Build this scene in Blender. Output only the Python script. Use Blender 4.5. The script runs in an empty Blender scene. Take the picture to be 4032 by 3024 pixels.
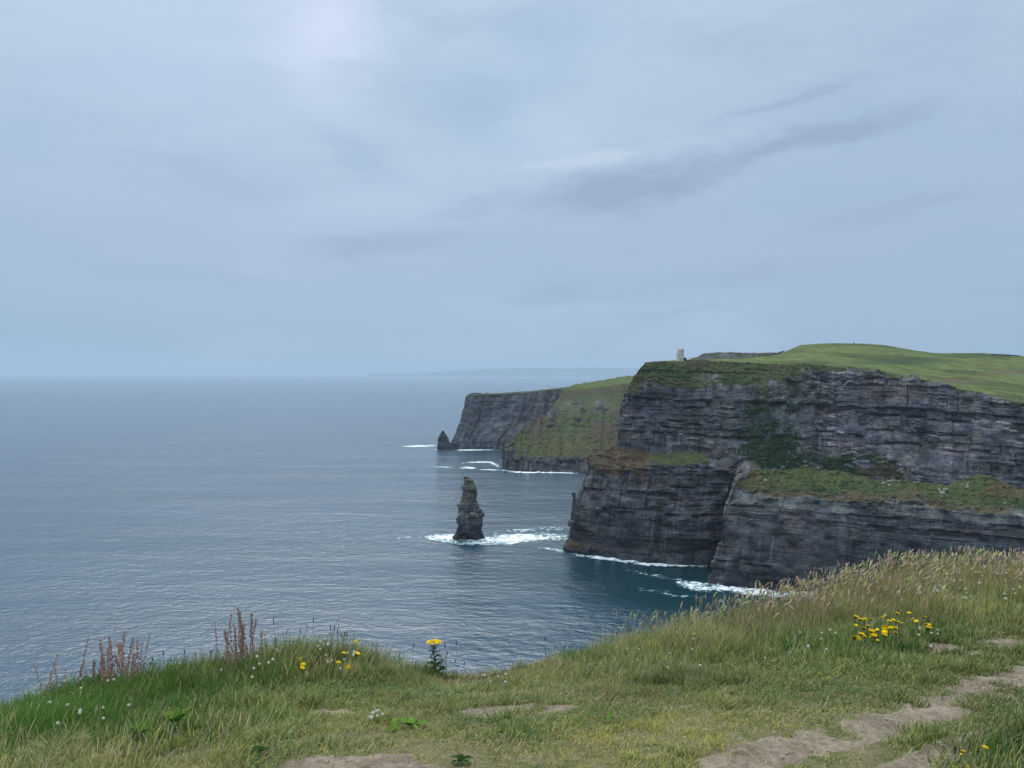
import bpy, math, random
import numpy as np

R = math.radians
sc = bpy.context.scene
rng = np.random.default_rng(7)
random.seed(7)

# ------------------------------------------------------------------ camera
H = 181.0                      # eye height above the sea, metres
F, CX, HY = 3000.0, 2016.0, 1471.0   # focal length, centre column, horizon row (photo pixels)
cd = bpy.data.cameras.new('camera')
cam = bpy.data.objects.new('camera', cd)
sc.collection.objects.link(cam)
sc.camera = cam
cam.location = (0, 0, H)
cam.rotation_euler = (R(90), 0, 0)
cd.sensor_width = 36.0
cd.lens = 36.0 * F / 4032.0
cd.shift_y = -(1512.0 - HY) / 4032.0
cd.clip_start = 0.1
cd.clip_end = 150000.0

# ------------------------------------------------------------------ exposure
sc.view_settings.view_transform = 'Standard'
sc.view_settings.look = 'None'
sc.view_settings.exposure = 0.0
sc.view_settings.gamma = 1.0
try:
    sc.cycles.max_bounces = 6
    sc.cycles.diffuse_bounces = 3
    sc.cycles.glossy_bounces = 3
    sc.cycles.transmission_bounces = 3
    sc.cycles.transparent_max_bounces = 12
    sc.cycles.volume_bounces = 1
    sc.cycles.use_denoising = True
    sc.cycles.sample_clamp_indirect = 6.0
except Exception:
    pass

SUN_EL, SUN_AZ = 52.0, -16.0      # degrees; azimuth from +Y towards +X


def dir_of(px, py):
    """photo pixel -> (azimuth, elevation) of that part of the sky"""
    x, y, z = (px - CX) / F, 1.0, (HY - py) / F
    return math.atan2(x, y), math.atan2(z, math.hypot(x, y))


# ------------------------------------------------------------------ node helper
class NT:
    def __init__(self, tree):
        self.t = tree
        self.n = tree.nodes
        self.l = tree.links

    def new(self, typ, **kw):
        nd = self.n.new(typ)
        for k, v in kw.items():
            setattr(nd, k, v)
        return nd

    def put(self, sock, val):
        if hasattr(val, 'is_output'):
            self.l.new(val, sock)
        elif val is not None:
            sock.default_value = val

    def math(self, op, a, b=None, c=None, clamp=False):
        nd = self.new('ShaderNodeMath', operation=op, use_clamp=clamp)
        self.put(nd.inputs[0], a)
        self.put(nd.inputs[1], b)
        self.put(nd.inputs[2], c)
        return nd.outputs[0]

    def mix(self, f, a, b, blend='MIX'):
        nd = self.new('ShaderNodeMix', data_type='RGBA', blend_type=blend)
        self.put(nd.inputs['Factor'], f)
        for key, v in (('A', a), ('B', b)):
            s = [i for i in nd.inputs if i.name == key and i.type == 'RGBA'][0]
            if isinstance(v, (tuple, list)):
                v = (*v[:3], 1.0)
            self.put(s, v)
        return [o for o in nd.outputs if o.type == 'RGBA'][0]

    def noise(self, vec, scale, detail=4.0, rough=0.55, dist=0.0, color=False):
        nd = self.new('ShaderNodeTexNoise')
        self.put(nd.inputs['Vector'], vec)
        nd.inputs['Scale'].default_value = scale
        nd.inputs['Detail'].default_value = detail
        nd.inputs['Roughness'].default_value = rough
        nd.inputs['Distortion'].default_value = dist
        return nd.outputs['Color'] if color else nd.outputs['Fac']

    def mapr(self, v, a, b, c=0.0, d=1.0, smooth=True):
        nd = self.new('ShaderNodeMapRange', interpolation_type='SMOOTHSTEP' if smooth else 'LINEAR')
        self.put(nd.inputs['Value'], v)
        nd.inputs['From Min'].default_value = a
        nd.inputs['From Max'].default_value = b
        nd.inputs['To Min'].default_value = c
        nd.inputs['To Max'].default_value = d
        return nd.outputs['Result']

    def mapping(self, vec, loc=(0, 0, 0), rot=(0, 0, 0), scale=(1, 1, 1), kind='POINT'):
        nd = self.new('ShaderNodeMapping', vector_type=kind)
        self.put(nd.inputs['Vector'], vec)
        nd.inputs['Location'].default_value = loc
        nd.inputs['Rotation'].default_value = rot
        nd.inputs['Scale'].default_value = scale
        return nd.outputs[0]

    def ramp(self, f, pts):
        nd = self.new('ShaderNodeValToRGB')
        self.put(nd.inputs[0], f)
        e = nd.color_ramp.elements
        while len(e) < len(pts):
            e.new(0.5)
        for el, (p, c) in zip(e, pts):
            el.position = p
            el.color = (*c, 1)
        return nd.outputs[0]


def lin(r, g, b):
    f = lambda c: (c / 255 / 12.92) if c / 255 < 0.04045 else ((c / 255 + 0.055) / 1.055) ** 2.4
    return (f(r), f(g), f(b))


# ------------------------------------------------------------------ sky
world = bpy.data.worlds.new('World')
sc.world = world
world.use_nodes = True
world.node_tree.nodes.clear()
w = NT(world.node_tree)
tc = w.new('ShaderNodeTexCoord').outputs['Generated']
sep = w.new('ShaderNodeSeparateXYZ')
w.l.new(tc, sep.inputs[0])
az = w.math('ARCTAN2', sep.outputs[0], sep.outputs[1])
el = w.math('ARCSINE', sep.outputs[2])
comb = w.new('ShaderNodeCombineXYZ')
w.l.new(az, comb.inputs[0])
w.l.new(el, comb.inputs[1])
ae = comb.outputs[0]
wob = w.noise(w.mapping(ae, scale=(1, 3.0, 1)), 5.0, 9, 0.68, color=True)
wv = w.new('ShaderNodeVectorMath', operation='SUBTRACT')
w.l.new(wob, wv.inputs[0])
wv.inputs[1].default_value = (0.5, 0.5, 0.5)
wsc = w.new('ShaderNodeVectorMath', operation='MULTIPLY')
w.l.new(wv.outputs[0], wsc.inputs[0])
wsc.inputs[1].default_value = (0.20, 0.065, 0)
wad = w.new('ShaderNodeVectorMath', operation='ADD')
w.l.new(ae, wad.inputs[0])
w.l.new(wsc.outputs[0], wad.inputs[1])
aew = wad.outputs[0]
# cloud deck colour by height above the horizon
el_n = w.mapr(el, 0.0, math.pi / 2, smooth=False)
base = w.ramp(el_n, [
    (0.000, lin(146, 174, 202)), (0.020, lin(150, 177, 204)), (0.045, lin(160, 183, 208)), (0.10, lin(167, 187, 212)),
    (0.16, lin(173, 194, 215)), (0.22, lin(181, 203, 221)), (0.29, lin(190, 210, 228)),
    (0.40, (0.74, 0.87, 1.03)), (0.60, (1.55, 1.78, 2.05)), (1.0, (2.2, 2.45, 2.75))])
# the right-hand side of the sky is a little duller, the left a little paler
side = w.mapr(az, -0.55, 0.6, 0.0, 1.0)
base = w.mix(w.math('MULTIPLY', side, 0.55), base, w.mix(0.5, base, lin(152, 173, 205)))


def blob(px, py, sx, sy, rot=0.0):
    a, e = dir_of(px, py)
    v = w.mapping(aew, (a, e, 0), (0, 0, R(rot)), (sx / F, sy / F, 1), 'TEXTURE')
    ln = w.new('ShaderNodeVectorMath', operation='LENGTH')
    w.l.new(v, ln.inputs[0])
    q = w.math('MULTIPLY', ln.outputs[1], ln.outputs[1])
    return w.math('EXPONENT', w.math('MULTIPLY', q, -1.0))


rag = w.noise(w.mapping(ae, (1.3, 2.1, 0), scale=(1, 2.6, 1)), 9.0, 9, 0.62)


def add_blob(cur, amt, col, *a):
    g = blob(*a)
    if a[3] < 90:          # thin torn clouds get a ragged outline
        q = w.math('ADD', g, w.math('MULTIPLY', w.math('SUBTRACT', rag, 0.5), 1.5))
        g = w.math('MULTIPLY', w.mapr(q, 0.02, 0.95), w.mapr(g, 0.02, 0.3))
    return w.mix(w.math('MULTIPLY', g, amt), cur, col)


soft = w.noise(w.mapping(ae, scale=(1.0, 3.2, 1)), 3.4, 8, 0.58)
base = w.mix(w.mapr(soft, 0.42, 0.64, 0, 0.50), base, lin(159, 182, 207))
soft2 = w.noise(w.mapping(ae, (3, 1, 0), scale=(1.0, 3.5, 1)), 2.2, 4, 0.5)
base = w.mix(w.mapr(soft2, 0.48, 0.72, 0, 0.30), base, lin(200, 216, 236))
BL = [
    (0.55, lin(186, 206, 230), 700, 200, 800, 330, 0), (0.85, lin(212, 223, 246), 1270, 110, 190, 200, 0),
    (0.5, lin(194, 215, 234), 2150, 560, 300, 170, 0), (0.4, lin(190, 211, 231), 1500, 780, 500, 120, 12),
    (0.75, lin(160, 187, 215), 1870, 420, 230, 130, -30), (0.6, lin(163, 190, 218), 2200, 170, 260, 150, 0),
    (0.6, lin(164, 186, 214), 1390, 600, 190, 60, -25), (0.5, lin(160, 184, 212), 70, 530, 160, 100, 10),
    (0.8, lin(146, 165, 196), 2430, 760, 330, 80, 8), (0.7, lin(149, 168, 198), 2800, 650, 300, 62, 14),
    (0.8, lin(150, 169, 198), 3250, 525, 330, 30, 10), (0.65, lin(150, 170, 200), 1540, 960, 270, 50, 4),
    (0.5, lin(157, 178, 209), 1820, 810, 180, 26, 10), (0.55, lin(146, 172, 203), 2160, 1165, 230, 42, 5),
    (0.5, lin(146, 172, 203), 2620, 1240, 220, 22, 4), (0.5, lin(148, 172, 203), 3960, 1165, 160, 20, 4),
    (0.35, lin(138, 172, 206), 120, 1330, 420, 110, -6), (0.6, lin(152, 170, 198), 3100, 380, 260, 24, 12),
    (0.25, lin(152, 172, 200), 700, 1080, 330, 34, -4), (0.5, lin(153, 173, 201), 2900, 1080, 380, 36, 6), (0.2, lin(156, 176, 203), 900, 700, 260, 40, -10),
    (0.45, lin(152, 172, 200), 3500, 830, 300, 40, 8), (0.45, lin(204, 218, 234), 2300, 640, 260, 30, 10),
]
for b in BL:
    base = add_blob(base, *b)
sky = w.new('ShaderNodeTexSky', sky_type='NISHITA', sun_disc=False)
sky.sun_elevation = R(SUN_EL)
sky.sun_rotation = R(SUN_AZ)
sky.altitude = 180
bg1 = w.new('ShaderNodeBackground')
w.l.new(sky.outputs[0], bg1.inputs[0])
bg1.inputs[1].default_value = 0.06
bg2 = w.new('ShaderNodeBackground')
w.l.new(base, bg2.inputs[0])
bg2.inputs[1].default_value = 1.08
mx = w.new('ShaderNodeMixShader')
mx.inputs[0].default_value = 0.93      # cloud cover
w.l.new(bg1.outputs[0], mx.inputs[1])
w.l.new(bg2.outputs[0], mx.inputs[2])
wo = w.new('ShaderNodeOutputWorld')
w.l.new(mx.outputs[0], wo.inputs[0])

# ------------------------------------------------------------------ sun behind the cloud
ld = bpy.data.lights.new('sun', 'SUN')
ld.energy = 2.2
ld.angle = R(35)
ld.color = (1.0, 0.95, 0.87)
sun = bpy.data.objects.new('sun', ld)
sc.collection.objects.link(sun)
sun.rotation_euler = (R(90 - SUN_EL), 0, R(180 - SUN_AZ))

# ================================================================== numpy tools


def hsh(*a, seed=0):
    n = np.uint32(seed * 7919 + 12345)
    n = np.full(np.broadcast(*a).shape, n, dtype=np.uint32)
    for k, v in enumerate(a):
        p = np.uint32((374761393, 668265263, 2147483647 - 58, 1274126177)[k])
        n = n + np.asarray(v).astype(np.int64).astype(np.uint32) * p
        n ^= n >> np.uint32(13)
        n = n * np.uint32(1274126177)
        n ^= n >> np.uint32(16)
    n = n * np.uint32(2246822519)
    n ^= n >> np.uint32(15)
    return n.astype(np.float64) / 4294967295.0


def vn(*c, seed=0):
    """smooth value noise, -1..1"""
    c = np.broadcast_arrays(*[np.asarray(x, float) for x in c])
    i = [np.floor(x) for x in c]
    f = [x - y for x, y in zip(c, i)]
    f = [t * t * (3 - 2 * t) for t in f]
    out = 0
    for m in range(1 << len(c)):
        wt, idx = 1.0, []
        for d in range(len(c)):
            b = (m >> d) & 1
            wt = wt * (f[d] if b else 1 - f[d])
            idx.append(i[d] + b)
        out = out + wt * hsh(*idx, seed=seed)
    return out * 2 - 1


def fbm(*c, o=4, seed=0, g=0.5):
    a, s, t = 1.0, 0.0, 0.0
    for k in range(o):
        s = s + a * vn(*[np.asarray(x) * 2 ** k + 13.7 * k for x in c], seed=seed + k)
        t += a
        a *= g
    return s / t


def sst(x, a, b):
    t = np.clip((x - a) / (b - a), 0, 1)
    return t * t * (3 - 2 * t)


def W(px, py, D):
    return np.array([(px - CX) / F * D, D, H - (py - HY) / F * D])


def WS(px, py):
    """point on the sea seen at this pixel"""
    D = H * F / (py - HY)
    return np.array([(px - CX) / F * D, D, 0.0])


def link(o, parent=None):
    sc.collection.objects.link(o)
    if parent is not None:
        o.parent = parent
    return o


def tag(o, label=None, cat=None, group=None, kind=None):
    for k, v in (('label', label), ('category', cat), ('group', group), ('kind', kind)):
        if v:
            o[k] = v
    return o


def mesh_np(name, V, faces, mat, attrs=None, parent=None, smooth=False, fmat=None):
    """faces: list of (n,k) int arrays; attrs: name -> (nv,3|1) array"""
    V = np.asarray(V, np.float32).reshape(-1, 3)
    me = bpy.data.meshes.new(name)
    me.vertices.add(len(V))
    me.vertices.foreach_set('co', V.ravel())
    faces = [np.asarray(f, np.int32) for f in faces if len(f)]
    loops = np.concatenate([f.ravel() for f in faces])
    starts, tot = [], 0
    for f in faces:
        n, k = f.shape
        starts.append(tot + np.arange(n, dtype=np.int32) * k)
        tot += n * k
    starts = np.concatenate(starts).astype(np.int32)
    me.loops.add(len(loops))
    me.loops.foreach_set('vertex_index', loops)
    me.polygons.add(len(starts))
    me.polygons.foreach_set('loop_start', starts)
    mats = mat if isinstance(mat, (list, tuple)) else [mat]
    for m in mats:
        me.materials.append(m)
    if fmat is not None:
        me.polygons.foreach_set('material_index', np.asarray(fmat, np.int32))
    me.polygons.foreach_set('use_smooth', np.full(len(starts), smooth, dtype=bool))
    for k, a in (attrs or {}).items():
        a = np.asarray(a, np.float32).reshape(len(V), -1)
        if a.shape[1] == 3:
            at = me.color_attributes.new(k, 'FLOAT_COLOR', 'POINT')
            at.data.foreach_set('color', np.concatenate([a, np.ones((len(V), 1), np.float32)], 1).ravel())
        else:
            at = me.attributes.new(k, 'FLOAT', 'POINT')
            at.data.foreach_set('value', a.ravel())
    me.update(calc_edges=True)
    o = bpy.data.objects.new(name, me)
    return link(o, parent)


def grid_faces(nv, nu, flip=False):
    a = np.arange(nv * nu).reshape(nv, nu)
    q = np.stack([a[:-1, :-1], a[:-1, 1:], a[1:, 1:], a[1:, :-1]], -1).reshape(-1, 4)
    return q[:, ::-1] if flip else q


def resample(A, n, axis):
    """A (nr,nc,3): evenly resample along axis by mean chord length"""
    d = np.linalg.norm(np.diff(A, axis=axis), axis=2)
    d = d.mean(axis=1 - axis)
    t = np.concatenate([[0], np.cumsum(d)])
    q = np.linspace(0, t[-1], n)
    i = np.clip(np.searchsorted(t, q, side='right') - 1, 0, len(t) - 2)
    f = ((q - t[i]) / (t[i + 1] - t[i]))
    lo, hi = np.take(A, i, axis), np.take(A, i + 1, axis)
    f = f[None, :, None] if axis == 1 else f[:, None, None]
    return lo * (1 - f) + hi * f


def blur(A, n, axis):
    for _ in range(n):
        P = np.concatenate([np.take(A, [0], axis), A, np.take(A, [-1], axis)], axis)
        m = A.shape[axis]
        s = [np.take(P, range(k, k + m), axis) for k in range(3)]
        B = 0.25 * s[0] + 0.5 * s[1] + 0.25 * s[2]
        # keep the borders where they are
        ix = [slice(None)] * 3
        for e in (0, -1):
            ix[axis] = e
            B[tuple(ix)] = A[tuple(ix)]
        A = B
    return A


def normals(P):
    du = np.gradient(P, axis=1)
    dv = np.gradient(P, axis=0)
    n = np.cross(du, dv)
    return n / (np.linalg.norm(n, axis=2, keepdims=True) + 1e-9)


def arclen(P):
    """horizontal distance along the wall, one value per column"""
    m = P.mean(axis=0)[:, :2]
    return np.concatenate([[0], np.cumsum(np.linalg.norm(np.diff(m, axis=0), axis=1))])


def strata(S, Z, seed, scale=1.0, amp=1.0):
    """bedded, jointed rock: ledges, undercuts and blocks. Returns offset and a per-bed random"""
    out = np.zeros_like(Z)
    bed = np.zeros_like(Z)
    thin = sst(fbm(S / (45 * scale), Z / (24 * scale), o=3, seed=seed + 38), -0.25, 0.25) * (0.3 + 0.7 * sst(Z, 22, 62))
    Zw = Z + 1.1 * scale * fbm(S / (30 * scale), Z / (40 * scale), o=3, seed=seed + 39)
    for n, (h, jw, al, ab, nd) in enumerate(((23, 34, 1.9, 4.6, 0.0), (9.5, 16, 1.6, 3.2, 5.0), (4.0, 8, 1.0, 1.9, 3.2), (1.8, 5.0, 0.4, 0.7, 0.7))):
        h, jw = h * scale, jw * scale
        zz = Zw / h + 0.6 * vn(Zw / h * 0.6, seed=seed + 31 + n)
        k = np.floor(zz)
        ss = S / jw * (0.6 + 0.8 * hsh(k, seed=seed + 5 + n)) + hsh(k, seed=seed + n) * 17 + 0.6 * vn(S / jw * 0.5, k * 3.1, seed=seed + n)
        j = np.floor(ss)
        local = np.clip(0.5 + 0.9 * fbm(S / (jw * 2.5), Z / (h * 3), o=2, seed=seed + 51 + n), 0, 1)
        if n >= 2:
            local = local * (0.25 + 0.95 * thin)
            al, nd = al * (0.3 + 0.9 * thin), nd * (0.15 + 1.05 * thin)
        r = hsh(k, seed=seed + 61 + n)
        blk = hsh(j, k, seed=seed + 71 + n)
        out += scale * amp * (al * (r - 0.5) * 2 * (0.4 + local) + ab * (blk - 0.5) * 2 * local)
        fz = zz - k
        nl = sst(fbm(S / (jw * 1.3), k * 7.7, o=3, seed=seed + 91 + n), -0.05, 0.3)
        out -= scale * amp * nd * (fz < 0.30) * (r > 0.35) * nl
        # open joints
        fs = ss - j
        out -= scale * amp * (0.75 if n < 2 else 0.5) * ab * (fs < (0.06, 0.09, 0.12, 0.12)[n]) * (blk > 0.6) * local
        bed += (0.15, 0.32, 0.33, 0.2)[n] * r + (0.10, 0.22, 0.28, 0.15)[n] * (hsh(j, k, seed=seed + 81 + n) - 0.5)
    rid = 1 - 2 * np.abs(fbm(S / (48 * scale), Z / (160 * scale), o=3, seed=seed + 3))
    tri = np.abs(((S / (21 * scale) + 0.9 * fbm(S / (40 * scale), Z / (60 * scale), o=3, seed=seed + 6)) % 1.0) - 0.5) * 2
    out += scale * amp * 2.6 * (tri - 0.5) * (1.15 - 0.5 * thin)
    out += scale * amp * (4.5 * rid - 2.5 + 1.7 * fbm(S / (12 * scale), Z / (50 * scale), o=3, seed=seed + 4))
    return out, bed


# ================================================================== materials
def new_mat(name):
    m = bpy.data.materials.new(name)
    m.use_nodes = True
    m.node_tree.nodes.clear()
    t = NT(m.node_tree)
    out = t.new('ShaderNodeOutputMaterial')
    return m, t, out


def principled(t, out, col, rough=0.9, spec=0.2, normal=None):
    p = t.new('ShaderNodeBsdfPrincipled')
    t.put(p.inputs['Base Color'], col if hasattr(col, 'is_output') else (*col, 1))
    t.put(p.inputs['Roughness'], rough)
    p.inputs['Specular IOR Level'].default_value = spec
    if normal is not None:
        t.l.new(normal, p.inputs['Normal'])
    t.l.new(p.outputs[0], out.inputs[0])
    return p


def attr(t, name):
    nd = t.new('ShaderNodeAttribute', attribute_name=name)
    return nd


def bump(t, h, dist, strength=1.0, normal=None):
    nd = t.new('ShaderNodeBump')
    nd.inputs['Strength'].default_value = strength
    nd.inputs['Distance'].default_value = dist
    t.l.new(h, nd.inputs['Height'])
    if normal is not None:
        t.l.new(normal, nd.inputs['Normal'])
    return nd.outputs[0]


def simple_mat(name, col, rough=0.8, vary=0.25, scale=8.0, spec=0.2):
    m, t, out = new_mat(name)
    pos = t.new('ShaderNodeTexCoord').outputs['Object']
    n = t.noise(pos, scale, 4, 0.6)
    dark = tuple(c * (1 - vary) for c in col)
    lite = tuple(min(1, c * (1 + vary)) for c in col)
    principled(t, out, t.mix(t.mapr(n, 0.3, 0.7), dark, lite), rough, spec)
    return m


# rock and turf of the far cliffs: the vertex colour carries the stone / plant colour
def cliff_material():
    m, t, out = new_mat('cliff_rock_and_turf')
    pos = t.new('ShaderNodeNewGeometry').outputs['Position']
    c = attr(t, 'Col').outputs['Color']
    veg = attr(t, 'veg').outputs['Fac']
    n1 = t.noise(t.mapping(pos, scale=(0.35, 0.35, 1.6)), 0.9, 5, 0.65)
    n2 = t.noise(t.mapping(pos, scale=(1.0, 1.0, 0.22)), 0.6, 4, 0.6)
    k = t.math('ADD', t.mapr(n1, 0.25, 0.75, 0.55, 1.35), t.mapr(n2, 0.3, 0.7, -0.2, 0.2))
    rockc = t.mix(1.0, c, t.new('ShaderNodeCombineColor').outputs[0], 'MULTIPLY')
    cc = t.n[-1] if False else None
    # scale the stone colour by k
    vm = t.new('ShaderNodeVectorMath', operation='SCALE')
    t.l.new(c, vm.inputs[0])
    t.l.new(k, vm.inputs['Scale'])
    g1 = t.noise(pos, 0.5, 5, 0.65)
    vg = t.new('ShaderNodeVectorMath', operation='SCALE')
    t.l.new(c, vg.inputs[0])
    t.l.new(t.mapr(g1, 0.25, 0.75, 0.65, 1.35), vg.inputs['Scale'])
    col = t.mix(veg, vm.outputs[0], vg.outputs[0])
    hb = t.noise(t.mapping(pos, scale=(0.6, 0.6, 1.5)), 0.7, 5, 0.7)
    principled(t, out, col, 0.95, 0.12, bump(t, hb, 1.3, 1.0))
    return m


# drop the helper junk made above
M_CLIFF = cliff_material()
for nd in list(M_CLIFF.node_tree.nodes):
    if nd.bl_idname == 'ShaderNodeCombineColor' or (nd.bl_idname == 'ShaderNodeMix' and nd.blend_type == 'MULTIPLY'):
        M_CLIFF.node_tree.nodes.remove(nd)


def land_material():
    m, t, out = new_mat('far_turf')
    pos = t.new('ShaderNodeNewGeometry').outputs['Position']
    c = attr(t, 'Col').outputs['Color']
    n = t.noise(t.mapping(pos, scale=(1, 0.35, 1)), 0.12, 6, 0.65)
    n2 = t.noise(pos, 0.9, 4, 0.6)
    vm = t.new('ShaderNodeVectorMath', operation='SCALE')
    t.l.new(c, vm.inputs[0])
    t.l.new(t.math('MULTIPLY', t.mapr(n, 0.25, 0.75, 0.72, 1.28), t.mapr(n2, 0.25, 0.75, 0.85, 1.15)), vm.inputs['Scale'])
    principled(t, out, vm.outputs[0], 0.95, 0.1, bump(t, n2, 0.5, 0.6))
    return m


M_LAND = land_material()


def sea_material():
    m, t, out = new_mat('sea_water')
    pos = t.new('ShaderNodeNewGeometry').outputs['Position']
    r = R(24)
    swell = t.noise(t.mapping(pos, rot=(0, 0, r), scale=(0.35, 1, 1)), 0.028, 3, 0.5)
    w1 = t.noise(t.mapping(pos, rot=(0, 0, R(12)), scale=(0.75, 1, 1)), 0.15, 5, 0.6, 0.15)
    w2 = t.noise(t.mapping(pos, rot=(0, 0, R(-20)), scale=(0.8, 1, 1)), 0.42, 4, 0.6, 0.15)
    w0 = t.noise(t.mapping(pos, rot=(0, 0, R(18)), scale=(0.7, 1, 1)), 0.055, 4, 0.6, 0.1)
    h = t.math('ADD', t.math('ADD', t.math('MULTIPLY', swell, 1.6), t.math('MULTIPLY', w0, 3.2)), t.math('ADD', t.math('MULTIPLY', w1, 2.2), t.math('MULTIPLY', w2, 0.9)))
    patch = t.noise(t.mapping(pos, scale=(0.4, 1, 1)), 0.004, 4, 0.55)
    chop = t.noise(t.mapping(pos, rot=(0, 0, R(15)), scale=(0.22, 1, 1)), 0.11, 6, 0.7)
    col = t.mix(t.mapr(patch, 0.35, 0.65), (0.009, 0.046, 0.076), (0.013, 0.056, 0.092))
    col = t.mix(t.mapr(chop, 0.69, 0.80, 0, 0.5), col, (0.45, 0.50, 0.52))
    cove = t.new('ShaderNodeVectorMath', operation='LENGTH')
    t.l.new(t.mapping(pos, (215, 640, 0), (0, 0, R(-24)), (230, 120, 1), 'TEXTURE'), cove.inputs[0])
    col = t.mix(t.mapr(cove.outputs[1], 0.55, 1.3, 0.95, 0.0), col, (0.001, 0.026, 0.033))   # green cove water, with the cliffs' dark reflection painted into its colour
    lanes = t.noise(t.mapping(pos, rot=(0, 0, R(14)), scale=(0.25, 1, 1)), 0.012, 4, 0.55)
    h = t.math('MULTIPLY', h, t.mapr(lanes, 0.3, 0.7, 0.78, 1.2))
    h = t.math('MULTIPLY', h, t.mapr(cove.outputs[1], 0.5, 1.3, 0.38, 1.0))      # sheltered from the wind
    p = principled(t, out, col, 0.16, 0.5, bump(t, h, 1.0, 0.68))
    p.inputs['IOR'].default_value = 1.55
    return m


M_SEA = sea_material()


def foam_material():
    m, t, out = new_mat('foam')
    pos = t.new('ShaderNodeNewGeometry').outputs['Position']
    d = attr(t, 'dens').outputs['Fac']
    n = t.noise(t.mapping(pos, scale=(0.5, 0.5, 0.5)), 0.30, 6, 0.7, 1.2)
    n2 = t.noise(t.mapping(pos, scale=(0.3, 1, 1)), 0.07, 4, 0.6, 0.6)
    v = t.math('ADD', d, t.math('ADD', t.mapr(n, 0.2, 0.8, -0.85, 0.85, False), t.mapr(n2, 0.25, 0.75, -0.4, 0.4, False)))
    a = t.mapr(v, 0.30, 0.95)
    tr = t.new('ShaderNodeBsdfTransparent')
    df = t.new('ShaderNodeBsdfDiffuse')
    t.put(df.inputs[0], t.mix(t.mapr(v, 0.5, 1.1), (0.42, 0.60, 0.62), (0.86, 0.88, 0.88)))
    ms = t.new('ShaderNodeMixShader')
    t.l.new(a, ms.inputs[0])
    t.l.new(tr.outputs[0], ms.inputs[1])
    t.l.new(df.outputs[0], ms.inputs[2])
    t.l.new(ms.outputs[0], out.inputs[0])
    return m


M_FOAM = foam_material()

# ================================================================== the sea
SEA = 60000.0
v = np.array([[-SEA, -3000, 0], [SEA, -3000, 0], [SEA, SEA, 0], [-SEA, SEA, 0]], float)
tag(mesh_np('sea', v, [np.array([[0, 1, 2, 3]])], M_SEA), kind='structure')

# ================================================================== cliffs and land
ROCK_D = np.array([0.046, 0.049, 0.058])
ROCK_M = np.array([0.105, 0.104, 0.112])
ROCK_B = np.array([0.115, 0.098, 0.080])
ROCK_P = np.array([0.330, 0.315, 0.270])
ROCK_L = np.array([0.155, 0.150, 0.155])
TURF = np.array([0.062, 0.082, 0.028])
TURF_D = np.array([0.030, 0.055, 0.020])
TURF_Y = np.array([0.092, 0.098, 0.036])
HEATH = np.array([0.098, 0.078, 0.046])
FIELD = np.array([0.098, 0.132, 0.036])


def mixc(a, b, f):
    f = np.asarray(f)[..., None]
    return a * (1 - f) + b * f


def rock_colour(S, Z, bed, seed, pale=0.05, light=0.0, brown=0.5):
    c = mixc(ROCK_D, ROCK_M, np.clip((bed - 0.5) * 2.6 + 0.48 + light, 0, 1.6))
    c = mixc(c, ROCK_L, np.clip(sst(fbm(S / 28, Z / 60, o=4, seed=seed), 0.05, 0.6) * 0.6 + light * 0.5, 0, 1))
    c = mixc(c, ROCK_B, brown * sst(fbm(S / 20, Z / 14, o=4, seed=seed + 5), 0.0, 0.6))
    pat = fbm(S / 9, Z / 5, o=4, seed=seed + 6, g=0.6)
    c = c * (1.08 + 1.45 * np.clip(pat, -0.52, 1))[..., None]
    c = mixc(c, ROCK_L * np.array([0.92, 1.0, 0.96]), 0.55 * sst(fbm(S / 24, Z / 9, o=5, seed=seed + 7, g=0.65), 0.08, 0.4))
    # seeps running down the face
    streak = sst(fbm(S / 2.2, Z / 40, o=3, seed=seed + 8), 0.25, 0.7) * sst(fbm(S / 30, Z / 30, o=2, seed=seed + 9), 0.0, 0.5)
    c = mixc(c, ROCK_L * 1.6, 0.75 * streak)
    # pale, bird-whitened slabs
    k = np.floor(Z / 1.7 + 0.4 * vn(S / 14, seed=seed + 11))
    j = np.floor(S / 6.5 + hsh(k, seed=seed + 12) * 9)
    p = (hsh(j, k, seed=seed + 13) > 1 - pale) * sst(fbm(S / 38, Z / 22, o=2, seed=seed + 14), -0.15, 0.3)
    return mixc(c, ROCK_P, p * (0.45 + 0.5 * hsh(j, k, seed=seed + 15)))


def turf_colour(X, Y, Z, seed, s=1.0):
    n = fbm(X / (26 * s), Y / (26 * s), Z / (16 * s), o=4, seed=seed)
    c = mixc(TURF, TURF_D, sst(n, 0.0, 0.5))
    c = mixc(c, TURF_Y, sst(-n, 0.0, 0.45) * 0.8)
    return mixc(c, HEATH, sst(fbm(X / (40 * s), Y / (40 * s), Z / (13 * s), o=4, seed=seed + 7), 0.12, 0.45) * 0.75)


def pxpy(P):
    """where a point stands in the photograph (used to lay out the plant cover)"""
    return CX + F * P[..., 0] / P[..., 1], HY + F * (H - P[..., 2]) / P[..., 1]


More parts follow.
